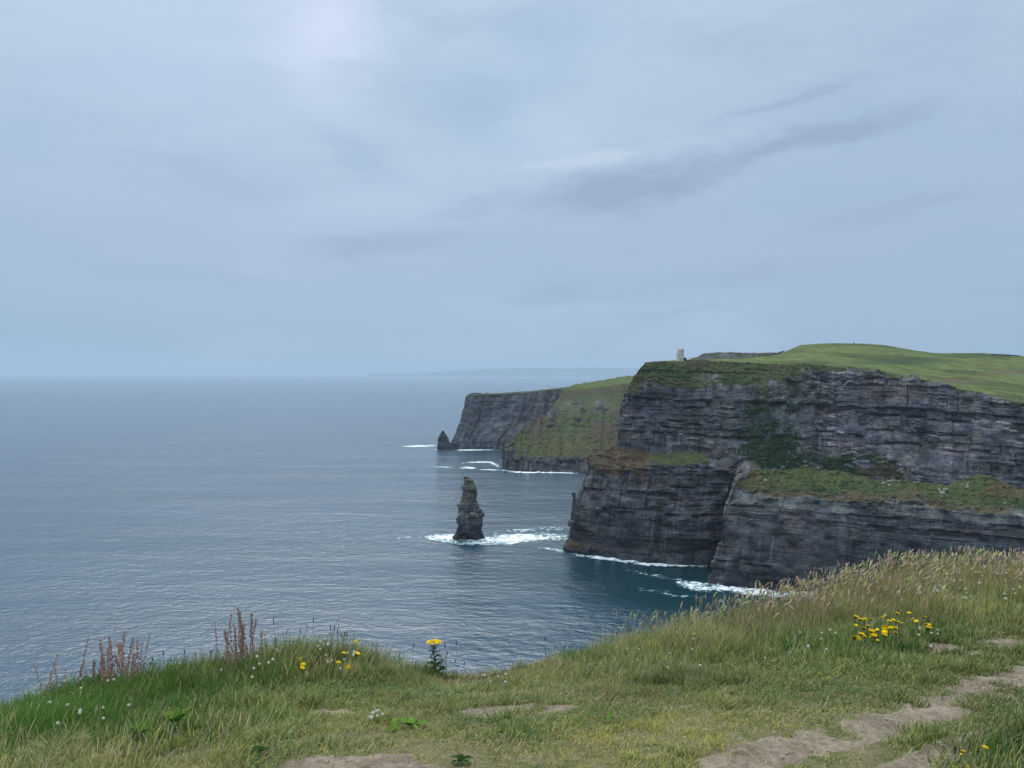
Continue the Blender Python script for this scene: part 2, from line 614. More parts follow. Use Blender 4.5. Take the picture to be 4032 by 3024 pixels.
def cliff(name, rows, nu, nv, seed, label_kind, veg_fn, amp=1.0, scale=1.0, col=None, smooth_u=0, hold_top=0.0, hold_bot=0.0, flip=False, dip=0.0, rock_fn=None, plant_fn=None, rough=0.0, flute=0.0):
    A = np.array(rows, float)
    P = resample(resample(A, nu, 1), nv, 0)
    if smooth_u:
        P = blur(P, smooth_u, 1)
    N = normals(P)
    if flip:
        N = -N
    S = np.broadcast_to(arclen(P)[None, :], P.shape[:2])
    Z = P[..., 2] + dip * S
    off, bed = strata(S, Z, seed, scale, amp)
    if flute:
        rib = fbm(S / 7, Z / 110, o=4, seed=seed + 25, g=0.6)
        off = off * 0.4 + flute * rib
        bed = bed * 0.4 + 0.3 + 0.45 * rib
    px, py = pxpy(P)
    veg = veg_fn(P, px, py, S, N)
    veg0, veg = veg, np.clip(veg, 0, 1)
    v = np.linspace(0, 1, nv)[:, None]
    off = off * (1 - 0.72 * veg)
    if hold_top:
        off = off * np.clip((1 - v) / hold_top, 0.12, 1)
    Q = P + N * off[..., None]
    if rough:
        gy = 1 - 2 * np.abs(fbm(S / 26, Z / 90, o=4, seed=seed + 23))
        Q = Q - N * (rough * np.clip(gy, 0, 1) * sst(Z, 10, 40) * (1 - sst(Z, 92, 120)))[..., None]
        Q = Q + N * ((1 - 0.85 * sst(Z, 92, 120)) * 0.7 * rough * fbm(P[..., 0] / 11, P[..., 1] / 11, P[..., 2] / 7, o=4, seed=seed + 24, g=0.6))[..., None]
    soil = veg[..., None] * 2.4 * fbm(P[..., 0] / 4, P[..., 1] / 4, P[..., 2] / 4, o=3, seed=seed + 21)[..., None]
    Q = Q + N * soil
    kw = dict(pale=0.05, light=0.0, brown=0.5)
    kw.update(col or {})
    rc = rock_colour(S, Z, bed, seed + 100, **kw) * 1.15
    if rock_fn:
        rc = rock_fn(rc, P, px, py, S, Z)
    tcx = turf_colour(P[..., 0], P[..., 1], P[..., 2], seed + 200, 0.55)
    if plant_fn:
        tcx = plant_fn(tcx, P, px, py, S, Z)
    # a turf edge broken up by rock showing through
    vv = sst(veg0 + 0.62 * fbm(P[..., 0] / 7, P[..., 1] / 7, P[..., 2] / 3.0, o=5, seed=seed + 300, g=0.65), 0.36, 0.56)
    # plants settle on the flat tops of the beds
    n2 = normals(Q)
    n2 = -n2 if flip else n2
    ledge = sst(n2[..., 2], 0.5, 0.8) * sst(fbm(S / 25, Z / 25, o=3, seed=seed + 400), -0.3, 0.2) * sst(Z, 22, 48)
    vv = np.clip(np.maximum(vv, 0.8 * ledge), 0, 1)
    C = mixc(rc, tcx, 1.0) if False else rc * (1 - vv[..., None]) + tcx * vv[..., None]
    o = mesh_np(name, Q, [grid_faces(nv, nu, flip)], M_CLIFF, {'Col': C.reshape(-1, 3), 'veg': vv.reshape(-1, 1)})
    return tag(o, kind='structure'), Q


def gauss(px, py, x, y, sx, sy):
    return np.exp(-((px - x) / sx) ** 2 - ((py - y) / sy) ** 2)


def Z0(px, D, z):
    return np.array([(px - CX) / F * D, D, z])


# ---- main cliff, lower tier: sea to the 90 m bench
base_px = [(2380, 900), (2222, 782), (2238, 768), (2400, 745), (2560, 728), (2700, 720), (2850, 728), (3000, 745)]
rim = [W(2480, 1800, 900), W(2306, 1803, 800), W(2345, 1846, 786), W(2436, 1851, 766), W(2616, 1838, 748), W(2752, 1829, 742),
       W(2850, 1836, 748), W(3000, 1850, 765)]
prof = [(-0.03, 0.0), (0.0, 0.0), (0.05, 0.05), (0.14, 0.20), (0.40, 0.33), (0.58, 0.56), (0.72, 0.72), (0.86, 0.9), (1.0, 1.0)]
rows = []
for t, f in prof:
    r = []
    for (bp, bd), tp in zip(base_px, rim):
        b = Z0(bp, bd, 0)
        q = b * (1 - f) + tp * f
        q[2] = tp[2] * t
        r.append(q)
    rows.append(r)
foot = [W(2500, 1780, 910), W(2320, 1797, 812), W(2352, 1782, 806), W(2433, 1750, 803), W(2545, 1776, 803), W(2692, 1769, 784),
        W(2800, 1772, 778), W(2960, 1800, 785)]
rows.append([0.5 * a + 0.5 * b + np.array([0, 0, 0.6]) for a, b in zip(rim, foot)])
rows.append(foot)


def veg_low(P, px, py, S, N):
    up = sst(N[..., 2], 0.35, 0.65)
    n = fbm(S / 9, P[..., 2] / 5, o=3, seed=61)
    edge = np.interp(px, [2300, 2345, 2436, 2526, 2616, 2752, 2850], [1806, 1850, 1856, 1876, 1846, 1838, 1846])
    g = sst(gauss(px, py, 2670, 1802, 125, 30) + 0.25 * n, 0.22, 0.5)
    lim = 1 - sst(px + 25 * n, 2530, 2575) * (1 - g)
    return lim * np.clip(np.maximum(up, sst(edge - py + 42 * n + 16 * fbm(S / 3, P[..., 2] / 2, o=3, seed=63), -14, 10)), 0, 1)


def rock_low(rc, P, px, py, S, Z):
    e = sst(-px, -2330, -2285) * sst(-py, -2000, -1850)
    rc = mixc(rc, ROCK_L * np.array([0.95, 1.0, 0.85]), 0.6 * e)
    return rc * (0.58 + 0.42 * sst(P[..., 2], 10, 60))[..., None]      # wet, weed-darkened foot


def plant_low(tc, P, px, py, S, Z):
    n = fbm(P[..., 0] / 8, P[..., 1] / 8, P[..., 2] / 5, o=4, seed=62)
    br = mixc(HEATH, HEATH * np.array([0.8, 0.62, 0.6]), sst(n, -0.2, 0.3))
    g = sst(gauss(px, py, 2670, 1802, 125, 30) + 0.25 * n, 0.30, 0.55)
    return mixc(br, mixc(TURF, TURF_Y, sst(n, -0.1, 0.3)), g)



cliff('cliff', rows, 700, 300, 11, 'lower', veg_low, amp=0.8, col=dict(pale=0.02, light=-0.12, brown=0.35), rock_fn=rock_low, plant_fn=plant_low)

# ---- main cliff, upper tier: bench to the rim under the tower
B_FOOT = [(2600, 1760, 960), (2431, 1760, 802), (2540, 1784, 800), (2690, 1778, 778), (2842, 1805, 772), (2990, 1870, 780), (3230, 1925, 812),
          (3500, 1950, 790), (3700, 1965, 768), (3900, 1980, 750), (4032, 1985, 738), (4300, 2010, 706), (4700, 2040, 660), (5900, 2080, 600)]
B_BRK = [(2620, 1560, 960), (2446, 1575, 809), (2545, 1533, 808), (2690, 1522, 810), (2842, 1530, 822), (3000, 1525, 845), (3220, 1458, 884),
         (3500, 1482, 845), (3700, 1530, 810), (3900, 1574, 781), (4032, 1600, 761), (4300, 1650, 725), (4700, 1710, 680), (5900, 1850, 620)]
B_RIM = [(2680, 1430, 960), (2538, 1430, 832), (2580, 1424, 834), (2700, 1423, 842), (2850, 1424, 862), (3000, 1430, 884), (3230, 1436, 893),
         (3500, 1470, 853), (3700, 1517, 817), (3900, 1561, 787), (4032, 1587, 766), (4300, 1636, 730), (4700, 1695, 685), (5900, 1835, 626)]
foot2 = [W(*p) for p in B_FOOT]
brk = [W(*p) for p in B_BRK]
rim2 = [W(*p) for p in B_RIM]
rows = [[p + np.array([-3, -6, -14.0]) for p in foot2], foot2]
sil = [(2431, 1705), (2436, 1652), (2440, 1596)]
for k, (sx, sy) in enumerate(sil):
    t = (1760 - sy) / (1760 - 1575)
    r = [a * (1 - t) + b * t for a, b in zip(foot2, brk)]
    r[1] = W(sx, sy, 802 + 7 * t)
    rows.append(r)
rows.append(brk)
for k, (t, sx, sy) in enumerate(((0.30, 2468, 1526), (0.55, 2492, 1490), (0.8, 2512, 1458))):
    r = [a * (1 - t) + b * t for a, b in zip(brk, rim2)]
    r[1] = W(sx, sy, 809 + 23 * t)
    rows.append(r)
rows.append(rim2)


def veg_up(P, px, py, S, N):
    n = fbm(S / 22, P[..., 2] / 12, o=4, seed=77)
    # turf spilling over the edge beside the tower
    ybrk = np.interp(px, [p[0] for p in B_BRK[1:]], [p[1] for p in B_BRK[1:]])
    top = sst(ybrk - py + 38 * n + 10, 0, 36) * sst(px, 2440, 2500)
    top *= 1 - 0.85 * gauss(px, py, 2780, 1482, 75, 28) * sst(n, -0.5, 0.2)
    top *= 1 - 0.7 * gauss(px, py, 2560, 1500, 70, 40) * sst(-n, -0.3, 0.3)
    g = 1.0 * gauss(px, py, 3060, 1740, 110, 95) + 1.1 * gauss(px, py, 3010, 1820, 190, 60) + 0.75 * gauss(px, py, 2980, 1620, 60, 110)
    g += 0.6 * gauss(px, py, 3120, 1560, 90, 60) + 0.55 * gauss(px, py, 2880, 1700, 40, 40) + 1.3 * gauss(px, py, 3440, 1850, 140, 60)
    g += 0.8 * gauss(px, py, 3300, 1840, 60, 45) + 0.5 * gauss(px, py, 3020, 1480, 140, 45) + 0.45 * gauss(px, py, 3480, 1560, 120, 18)
    g = g * (0.72 + 0.9 * n + 0.9 * fbm(S / 7, P[..., 2] / 3, o=4, seed=80, g=0.65))
    return np.clip(np.maximum(top, g), 0, 1)


def rock_up(rc, P, px, py, S, Z):
    n = fbm(S / 30, P[..., 2] / 14, o=4, seed=78)
    rc = mixc(rc, rc * np.array([1.45, 1.38, 1.45]) + 0.012, 0.85 * sst(px, 3120, 3420) * sst(n, -0.5, 0.15))
    rc = mixc(rc, ROCK_B * 1.25, 0.55 * np.clip(gauss(px, py, 3480, 1555, 200, 30) + gauss(px, py, 3470, 1480, 45, 35), 0, 1) * sst(n, -0.4, 0.2))
    rc = mixc(rc, ROCK_P * 0.85, 0.8 * gauss(px, py, 3848, 1725, 16, 50) * sst(n, -0.5, 0.1))
    rc = mixc(rc, ROCK_B * 0.8, 0.6 * gauss(px, py, 2760, 1480, 90, 25))
    return rc


def plant_up(tc, P, px, py, S, Z):
    n = fbm(P[..., 0] / 9, P[..., 2] / 6, o=4, seed=79)
    dk = mixc(TURF_D, TURF_D * np.array([0.6, 0.75, 0.8]), sst(n, -0.2, 0.3))
    low = sst(py, 1540, 1600)
    tc = mixc(tc, dk, low * 0.9)
    hz = sst(gauss(px, py, 3450, 1870, 110, 45) + 0.3 * n, 0.3, 0.6)
    return mixc(tc, HEATH * 0.9, hz * 0.8)


_, QB = cliff('cliff', rows, 1500, 330, 23, 'upper', veg_up, amp=0.85, col=dict(pale=0.10, light=0.13, brown=0.55), hold_top=0.05, dip=0.045, rock_fn=rock_up, plant_fn=plant_up)

# ---- land above the cliffs
SKY_PX = [2538, 2600, 2650, 2760, 2850, 2942, 3023, 3096, 3114, 3159, 3200, 3294, 3448, 3538, 3598, 3659, 3764, 3914, 3990, 4032, 4300, 4700, 5900]
SKY_PY = [1426, 1419, 1417.5, 1418, 1415, 1411, 1402, 1386, 1369, 1357, 1353, 1347.5, 1354, 1364, 1377, 1390, 1392, 1391, 1394, 1400, 1420, 1450, 1500]
SKY_D = [846, 870, 890, 930, 960, 1020, 1120, 1260, 1300, 1340, 1360, 1380, 1380, 1360, 1330, 1300, 1290, 1280, 1270, 1260, 1200, 1150, 1050]
px_c = np.array([p[0] for p in B_RIM[1:]], float)
cols = np.concatenate([np.linspace(2538, 5900, 90)])


def rim_at(px):
    xs = [p[0] for p in B_RIM[1:]]
    return W(px, np.interp(px, xs, [p[1] for p in B_RIM[1:]]), np.interp(px, xs, [p[2] for p in B_RIM[1:]]))


rows = [[], [], [], [], [], [], []]
for p in cols:
    a = rim_at(p)
    pyr = HY + F * (H - a[2]) / a[1]
    s_py, s_D = np.interp(p, SKY_PX, SKY_PY), np.interp(p, SKY_PX, SKY_D)
    s = W(p, s_py, s_D)
    rows[0].append(a + np.array([0, -2.0, -2.5]))
    rows[1].append(a + np.array([0, 3.0, 0.25]))
    for k, t in ((2, 0.3), (3, 0.62)):
        D = a[1] * (1 - t) + s_D * t
        tt = t ** 1.15
        rows[k].append(W(p, pyr * (1 - tt) + s_py * tt, D))
    rows[4].append(s)
    rows[5].append(Z0(p, s_D + 160, s[2] - 6))
    rows[6].append(Z0(p, s_D + 900, 60))
A = np.array(rows)
A = A[:4].tolist() + A[4:].tolist()
P = resample(resample(np.array(A), 1000, 1), 330, 0)
P = blur(P, 25, 1)
und = 2.4 * fbm(P[..., 0] / 60, P[..., 1] / 45, o=4, seed=91)
fade = sst(P[..., 1] - np.array([rim_at(CX + F * x / y)[1] for x, y in zip(P[0, :, 0], P[0, :, 1])])[None, :], 5, 60)
P[..., 2] += und * fade
n = fbm(P[..., 0] / 90, P[..., 1] / 50, o=5, seed=92)
C = mixc(FIELD, FIELD * 0.55, sst(n, -0.08, 0.35))
C = mixc(C, TURF_Y * 1.1, sst(-n, 0.1, 0.5) * 0.7)
px, py = pxpy(P)
C = mixc(C, HEATH * 1.25, 0.9 * np.clip(gauss(px, py, 3960, 1470, 120, 12) + gauss(px, py, 3720, 1500, 200, 8), 0, 1) * sst(n, -0.4, 0.3))
C = mixc(C, TURF_D * 1.1, 0.8 * np.clip(gauss(px, py, 3600, 1416, 130, 10) + gauss(px, py, 3500, 1428, 180, 9) + gauss(px, py, 3120, 1372, 22, 10), 0, 1))
C = mixc(C, TURF * 0.9, 0.6 * sst(1 - fade, 0.2, 0.9))
rimd = P[..., 1] - np.array([rim_at(CX + F * x / y)[1] for x, y in zip(P[0, :, 0], P[0, :, 1])])[None, :]
C = mixc(C, np.array([0.19, 0.165, 0.115]), 0.75 * np.exp(-((rimd - 17 - 5 * fbm(P[..., 0] / 50, o=2, seed=95)) / 2.2) ** 2) * sst(fbm(P[..., 0] / 18, P[..., 1] / 18, o=3, seed=96), -0.4, 0.1))
C = C * (1 + 0.35 * fbm(P[..., 0] / 14, P[..., 1] / 14, o=4, seed=97))[..., None]
tag(mesh_np('hill', P, [grid_faces(330, 1000)], M_LAND, {'Col': C.reshape(-1, 3)}, smooth=True), kind='structure')
P_LAND = P

# ---- rocky ridge on the skyline right of the tower
rows = []
r_px = [2715, 2745, 2772, 2850, 2950, 3050, 3130]
r_top = [1414, 1407, 1391, 1388, 1390, 1390, 1392]
for t in (0.0, 0.25, 0.85, 1.0):
    r = []
    for x, y in zip(r_px, r_top):
        yy = 1422 * (1 - t) + y * t
        r.append(W(x, yy, 1400 + 14 * t))
    rows.append(r)
rows.append([W(x, y - 0.5, 1440) for x, y in zip(r_px, r_top)])
rows.append([Z0(x, 1700, 150) for x in r_px])


def veg_ridge(P, px, py, S, N):
    return np.clip(sst(N[..., 2], 0.85, 0.97) - 0.5 + 1.3 * sst(px, 2960, 3080) + 0.9 * sst(-px, -2768, -2735), 0, 1)


cliff('cliff', rows, 260, 90, 37, 'ridge', veg_ridge, amp=0.35, scale=0.6, col=dict(pale=0.02, light=0.1))

# ---- front headland
f_base = [(3060, 745), (2880, 690), (2790, 657), (2838, 650), (2941, 639), (3121, 628), (3302, 620), (3500, 606), (3750, 592), (4032, 574),
          (4300, 560), (4700, 545), (5900, 500)]
f_rim = [W(3100, 1880, 750), W(2960, 1868, 700), W(2884, 1890, 672), W(2942, 1934, 664), W(3049, 1962, 654), W(3182, 1955, 645), W(3302, 1972, 636),
         W(3500, 1974, 622), W(3723, 2004, 607), W(4032, 2034, 588), W(4300, 2060, 572), W(4700, 2100, 556), W(5900, 2200, 510)]
prof = [(-0.03, -0.02), (0.0, 0.0), (0.07, 0.05), (0.1, 0.2), (0.22, 0.28), (0.34, 0.42), (0.52, 0.52), (0.68, 0.56), (0.78, 0.64), (0.92, 0.9), (1.0, 1.0)]
rows = []
for t, f in prof:
    r = []
    for (bp, bd), tp in zip(f_base, f_rim):
        b = Z0(bp, bd, 0)
        q = b * (1 - f) + tp * f
        q[2] = tp[2] * t
        r.append(q)
    rows.append(r)
crest_px = [3100, 2985, 2915, 2962, 3085, 3170, 3302, 3483, 3720, 3862, 4032, 4300]
f_crest = [W(3110, 1862, 752), W(2990, 1854, 712), W(2918, 1857, 684), W(2965, 1851, 690), W(3085, 1855, 696), W(3175, 1838, 692), W(3302, 1857, 684),
           W(3483, 1892, 672), W(3730, 1908, 660), W(3868, 1867, 652), W(4032, 1930, 640), W(4300, 1990, 620)]
f_crest.append(W(4700, 2030, 600))
f_crest = f_crest[:9] + [W(3868, 1867, 652)] + [W(4100, 1950, 636), W(4700, 2020, 600), W(5900, 2120, 555)]
mid = [0.55 * a + 0.45 * b + np.array([0, 0, 1.5]) for a, b in zip(f_rim, f_crest)]
rows.append(mid)
rows.append(f_crest)
rows.append([p + np.array([2, 16, -5.0]) for p in f_crest])
rows.append([p + np.array([4, 60, -34.0]) for p in f_crest])


def veg_front(P, px, py, S, N):
    n = fbm(S / 16, P[..., 2] / 8, o=4, seed=177)
    up = sst(N[..., 2], 0.30, 0.6)
    rimy = np.interp(px, [2884, 2942, 3049, 3182, 3302, 3500, 3723, 4032, 4300], [1890, 1932, 1960, 1952, 1968, 1970, 1998, 2026, 2050])
    return np.clip(up * sst(rimy - py + 40 * n + 18 * fbm(S / 3, P[..., 2] / 2, o=3, seed=180), -10, 14) + sst(P[..., 1], 690, 700) * up, 0, 1)


RIM_X = [2884, 2942, 3049, 3182, 3302, 3500, 3723, 4032, 4300]
RIM_Y = [1890, 1932, 1960, 1952, 1968, 1970, 1998, 2026, 2050]


def rock_front(rc, P, px, py, S, Z):
    rimy = np.interp(px, RIM_X, RIM_Y)
    n = fbm(S / 12, P[..., 2] / 10, o=4, seed=178)
    band = sst(py - rimy, -5, 5) * sst(rimy + 52 - py, -6, 6)
    rc = mixc(rc, np.array([0.31, 0.32, 0.285]), 0.8 * band * sst(n, -0.5, 0.1))
    flank = sst(-px, -2935, -2860)
    rc = mixc(rc, np.array([0.230, 0.218, 0.175]), 0.65 * flank * sst(n, -0.4, 0.2) * sst(-py, -2200, -2060))
    seep = np.exp(-((px - 3318 - 0.03 * (py - 2100) - 8 * n) / 12) ** 2) * sst(py, 1990, 2030)
    rc = mixc(rc, ROCK_L * 1.35, 0.75 * seep * sst(n, -0.6, 0.0))
    rc = mixc(rc, ROCK_L * 1.1, 0.5 * gauss(px, py, 3400, 2100, 110, 70) * sst(n, -0.2, 0.3))
    return rc * (0.56 + 0.44 * sst(P[..., 2], 8, 48))[..., None]


def plant_front(tc, P, px, py, S, Z):
    n = fbm(P[..., 0] / 7, P[..., 1] / 7, P[..., 2] / 5, o=4, seed=179)
    rimy = np.interp(px, RIM_X, RIM_Y)
    fr = sst(py - rimy + 26 * n, -34, -12)
    tc = mixc(tc, HEATH * 1.05, 0.85 * fr)
    tc = mixc(tc, HEATH * np.array([1.3, 1.15, 0.9]), 0.8 * gauss(px, py, 2945, 1885, 60, 40) * sst(n, -0.5, 0.1))
    tc = mixc(tc, HEATH * np.array([1.1, 1.0, 0.8]), 0.8 * sst(gauss(px, py, 3960, 1925, 90, 40) + 0.3 * n, 0.35, 0.6))
    return mixc(tc, TURF_D, 0.5 * sst(n, 0.05, 0.4))


_, QF = cliff('headland', rows, 1550, 420, 41, 'front', veg_front, amp=0.68, col=dict(pale=0.035, light=0.06, brown=0.45), dip=0.02, rock_fn=rock_front, plant_fn=plant_front)

# ---- middle headland: green-brown slope over a low black wall
mid_base = [(2060, 1900), (1966, 1848), (2042, 1857), (2120, 1859), (2205, 1860), (2300, 1863), (2440, 1866), (2600, 1870)]
mb = [WS(x, y) for x, y in mid_base]
mb[0] = Z0(2080, 1640, 0)
m_top = [W(2090, 1725, 1640), W(1972, 1757, 1462), W(2040, 1812, 1428), W(2120, 1817, 1424), W(2205, 1818, 1420), W(2300, 1822, 1416), W(2440, 1825, 1410),
         W(2600, 1830, 1405)]
s1 = [W(2095, 1720, 1640), W(1986, 1743, 1480), W(2040, 1722, 1500), W(2125, 1728, 1510), W(2210, 1726, 1520), W(2300, 1726, 1520), W(2440, 1726, 1520),
      W(2600, 1726, 1520)]
s2 = [W(2100, 1715, 1645), W(2000, 1738, 1500), W(2062, 1676, 1560), W(2122, 1636, 1610), W(2212, 1624, 1650), W(2300, 1620, 1650), W(2440, 1620, 1650),
      W(2600, 1620, 1650)]
s3 = [W(2105, 1712, 1660), W(2010, 1736, 1520), W(2072, 1676, 1600), W(2135, 1640, 1680), W(2217, 1578, 1790), W(2300, 1566, 1780), W(2440, 1558, 1780),
      W(2600, 1550, 1780)]
s4 = [W(2110, 1712, 1700), W(2020, 1738, 1560), W(2080, 1680, 1660), W(2150, 1642, 1790), W(2223, 1530, 1895), W(2300, 1530, 1880), W(2440, 1512, 1870),
      W(2600, 1500, 1870)]
s5 = [W(2115, 1715, 1720), W(2030, 1742, 1600), W(2095, 1686, 1720), W(2165, 1646, 1850), W(2232, 1525, 1930), W(2300, 1507, 1980), W(2440, 1483, 2010),
      W(2600, 1468, 2030)]
back = [p + np.array([0, 120, -60]) for p in s5]
rows = [[p - np.array([0, 0, 4.0]) for p in mb], mb, m_top, s1, s2, s3, s4, s5, back]


def veg_mid(P, px, py, S, N):
    n = fbm(S / 30, P[..., 2] / 18, o=4, seed=277)
    g = sst(P[..., 2], 22, 30) * sst(N[..., 2], 0.2, 0.42)
    g = np.maximum(g, sst(1810 + 12 * n - py, 0, 12) * sst(px, 2010, 2060))
    bare = 1.3 * gauss(px, py, 2280, 1640, 190, 34) + 1.2 * gauss(px, py, 2100, 1665, 70, 30) + 0.9 * gauss(px, py, 2330, 1590, 130, 20)
    return np.clip(g * (1 - 0.95 * np.clip(bare, 0, 1) * sst(n, -0.35, 0.1)), 0, 1) - 0.8 * sst(-P[..., 2], -27, -22) - 0.9 * sst(-px, -2052, -2022) * sst(py, 1732, 1748)


def rock_mid(rc, P, px, py, S, Z):
    return rc * (0.48 + 0.2 * sst(P[..., 2], 25, 70))[..., None]


om, QM = cliff('headland', rows, 520, 400, 53, 'middle', veg_mid, amp=0.9, scale=1.3, col=dict(pale=0.01, light=0.0, brown=0.5), smooth_u=4, rock_fn=rock_mid, rough=4.0)
# recolour the slope: heath on the shoulder, yellow-green apron, green fields on top
ca = om.data.color_attributes['Col']
vg = np.zeros(len(om.data.vertices), np.float32)
om.data.attributes['veg'].data.foreach_get('value', vg)
buf = np.zeros(len(vg) * 4, np.float32)
ca.data.foreach_get('color', buf)
buf = buf.reshape(-1, 4)
Pm = QM.reshape(-1, 3)
px, py = pxpy(Pm)
n = fbm(Pm[:, 0] / 45, Pm[:, 1] / 45, Pm[:, 2] / 30, o=4, seed=301)
cc = mixc(HEATH * 0.8, TURF * 1.05, sst(n, -0.3, 0.25))
cc = mixc(cc, TURF_Y * 0.95, np.clip(1.15 * gauss(px, py, 2180, 1755, 200, 48), 0, 1) * sst(n, -0.9, -0.1))
cc = mixc(cc, TURF * 0.9, 0.8 * gauss(px, py, 2300, 1580, 120, 25))
ridge_y = np.interp(px, [2225, 2300, 2440, 2600], [1537, 1534, 1516, 1502])
cc = mixc(cc, FIELD, sst(ridge_y - py, -2, 5) * sst(px, 2215, 2240))
buf[:, :3] = buf[:, :3] * (1 - vg[:, None]) + cc * vg[:, None]
ca.data.foreach_set('color', buf.astype(np.float32).ravel())

# ---- farthest headland with its flat top
e_base = [(1960, 2120), (1772, 1838), (1800, 1822), (1900, 1815), (2000, 1812), (2110, 1805), (2260, 1800)]
eb = [Z0(x, d, 0) for x, d in e_base]
e_rim = [W(1960, 1553, 2120), W(1835, 1560, 1880), W(1848, 1558, 1872), W(1988, 1552, 1885), W(2097, 1545, 1895), W(2165, 1536, 1900), W(2250, 1528, 1905)]
prof = [(-0.03, 0), (0, 0), (0.16, 0.05), (0.20, 0.14), (0.3, 0.34), (0.4, 0.50), (0.5, 0.66), (0.85, 0.9), (0.97, 0.99), (1, 1)]
rows = []
for t, f in prof:
    r = []
    for b, tp in zip(eb, e_rim):
        q = b * (1 - f) + tp * f
        q[2] = tp[2] * t
        r.append(q)
    rows.append(r)
rows.append([p + np.array([2, 25, 1.2]) for p in e_rim])
rows.append([p + np.array([6, 260, -4.0]) for p in e_rim])


def veg_far(P, px, py, S, N):
    return np.clip(sst(N[..., 2], 0.5, 0.8), 0, 1) * sst(P[..., 2], 90, 110)


cliff('headland', rows, 520, 230, 67, 'far', veg_far, amp=0.7, scale=1.2, col=dict(pale=0.01, light=-0.05, brown=0.25), flute=5.0)

# ---- low hazy coast on the horizon
xs = np.linspace(1450, 3400, 120)
D0 = 52000.0
top = 1471 - 28 * sst(xs, 1550, 2050) * (0.86 + 0.14 * fbm(xs / 160, o=4, seed=5))
rows = [[Z0(x, D0, -1) for x in xs], [W(x, y, D0 + 600) for x, y in zip(xs, top)], [Z0(x, D0 + 7000, -1) for x in xs]]
P = resample(resample(np.array(rows), 240, 1), 30, 0)
Cc = np.broadcast_to(TURF * 0.8, P.shape)
tag(mesh_np('distant_coast', P, [grid_faces(30, 240)], M_LAND, {'Col': Cc.reshape(-1, 3)}, smooth=True), kind='structure')


# ================================================================== sea stacks
def stack(name, ctr_px, D, left, right, seed, label, depth=0.75, nz=200, na=260, notch=None, amp=0.5, colr=None):
    """left/right: silhouette as (px,py); the stack is a jointed column with that outline"""
    base = np.array([(ctr_px - CX) / F * D, D, 0.0])
    lz = [(H - (y - HY) / F * D, (x - ctr_px) / F * D) for x, y in left][::-1]
    rz = [(H - (y - HY) / F * D, (x - ctr_px) / F * D) for x, y in right][::-1]
    zt = max(lz[-1][0], rz[-1][0])
    z = np.linspace(-1.5, zt, nz)
    L = np.interp(z, [a for a, _ in lz], [b for _, b in lz])
    Rr = np.interp(z, [a for a, _ in rz], [b for _, b in rz])
    k_ = np.floor(z / 3.4 + 0.4 * vn(z / 3, seed=seed))
    jit = 0.026 * (Rr - L).max()
    L = L + jit * (hsh(k_, seed=seed + 1) - 0.5) * 2
    Rr = Rr + jit * (hsh(k_, seed=seed + 2) - 0.5) * 2
    th = np.linspace(0, 2 * math.pi, na, endpoint=False)
    ct, st = np.cos(th), np.sin(th)
    # squarish section
    q = 1.0 / (np.abs(ct) ** 3.2 + np.abs(st) ** 3.2) ** (1 / 3.2)
    Zg = np.broadcast_to(z[:, None], (nz, na))
    mid, hw = (L + Rr)[:, None] / 2, (Rr - L)[:, None] / 2
    X = mid + hw * q * ct
    Y = np.maximum(hw * depth, 2.0) * q * st
    S = np.broadcast_to((th * 12)[None, :], (nz, na))
    off, bed = strata(S, Zg + 0 * S, seed, 0.7, amp)
    keep = 1 - 0.55 * np.abs(ct)[None, :] ** 2            # keep the outline
    X = X + ct * off * keep
    Y = Y + st * off
    if notch:
        nx, nz_, nw = notch
        cave = sst(-(((X - nx) / nw) ** 2 + (Zg / nz_) ** 2), -1.0, -0.55) * (st[None, :] < 0)
        Y = Y + cave * 7.0
    P = np.stack([X, Y, Zg], -1)
    rc = rock_colour(S + 5, Zg, bed, seed + 100, **(colr or {}))
    return base, P, rc, z


def close_stack(name, base, P, C, label, top_amp, parent=None):
    nz, na = P.shape[:2]
    a = np.arange(nz * na).reshape(nz, na)
    b = np.roll(a, -1, axis=1)
    q = np.stack([a[:-1], b[:-1], b[1:], a[1:]], -1).reshape(-1, 4)
    V = np.concatenate([P.reshape(-1, 3), P[-1].mean(0, keepdims=True)])
    cap = np.stack([a[-1], b[-1], np.full(na, nz * na)], -1)
    veg = np.zeros((len(V), 1))
    Cc = np.concatenate([C.reshape(-1, 3), C[-1, :1]])
    o = mesh_np(name, V, [q, cap], M_CLIFF, {'Col': Cc, 'veg': veg})
    o.location = base
    return o


LEFT = [(1829, 1877), (1826, 1886), (1827, 1897), (1820, 1917), (1820, 1955), (1811, 1978), (1800, 1981), (1800, 2006), (1793, 2015), (1793, 2054),
        (1800, 2063), (1797, 2080), (1793, 2094), (1783, 2105), (1775, 2112), (1772, 2130)]
RIGHT = [(1842, 1877), (1850, 1884), (1863, 1889), (1867, 1911), (1875, 1923), (1876, 1968), (1882, 1977), (1884, 2003), (1896, 2005), (1895, 2020),
         (1902, 2022), (1898, 2053), (1894, 2085), (1899, 2107), (1904, 2121), (1906, 2132)]
base, P, rc, z = stack('sea_stack', 1842, 836.0, LEFT, RIGHT, 83, '', notch=(-2.0, 9.0, 8.0), amp=0.85, colr=dict(pale=0.03, light=0.1, brown=0.6))
zz = P[..., 2]
nn = fbm(P[..., 0] / 5, P[..., 1] / 5, zz / 3, o=4, seed=84)
rc = mixc(rc, np.array([0.190, 0.165, 0.108]), 0.8 * sst(zz, 32, 44) * sst(nn, -0.6, 0.1))
rc = mixc(rc, ROCK_D * 0.75, 0.85 * sst(-zz, -18, -12))
rc = mixc(rc, ROCK_P * 1.3, np.exp(-((zz - 27) / 5.0) ** 2) * sst(nn, 0.08, 0.26) * sst(-P[..., 1], 0, 4))
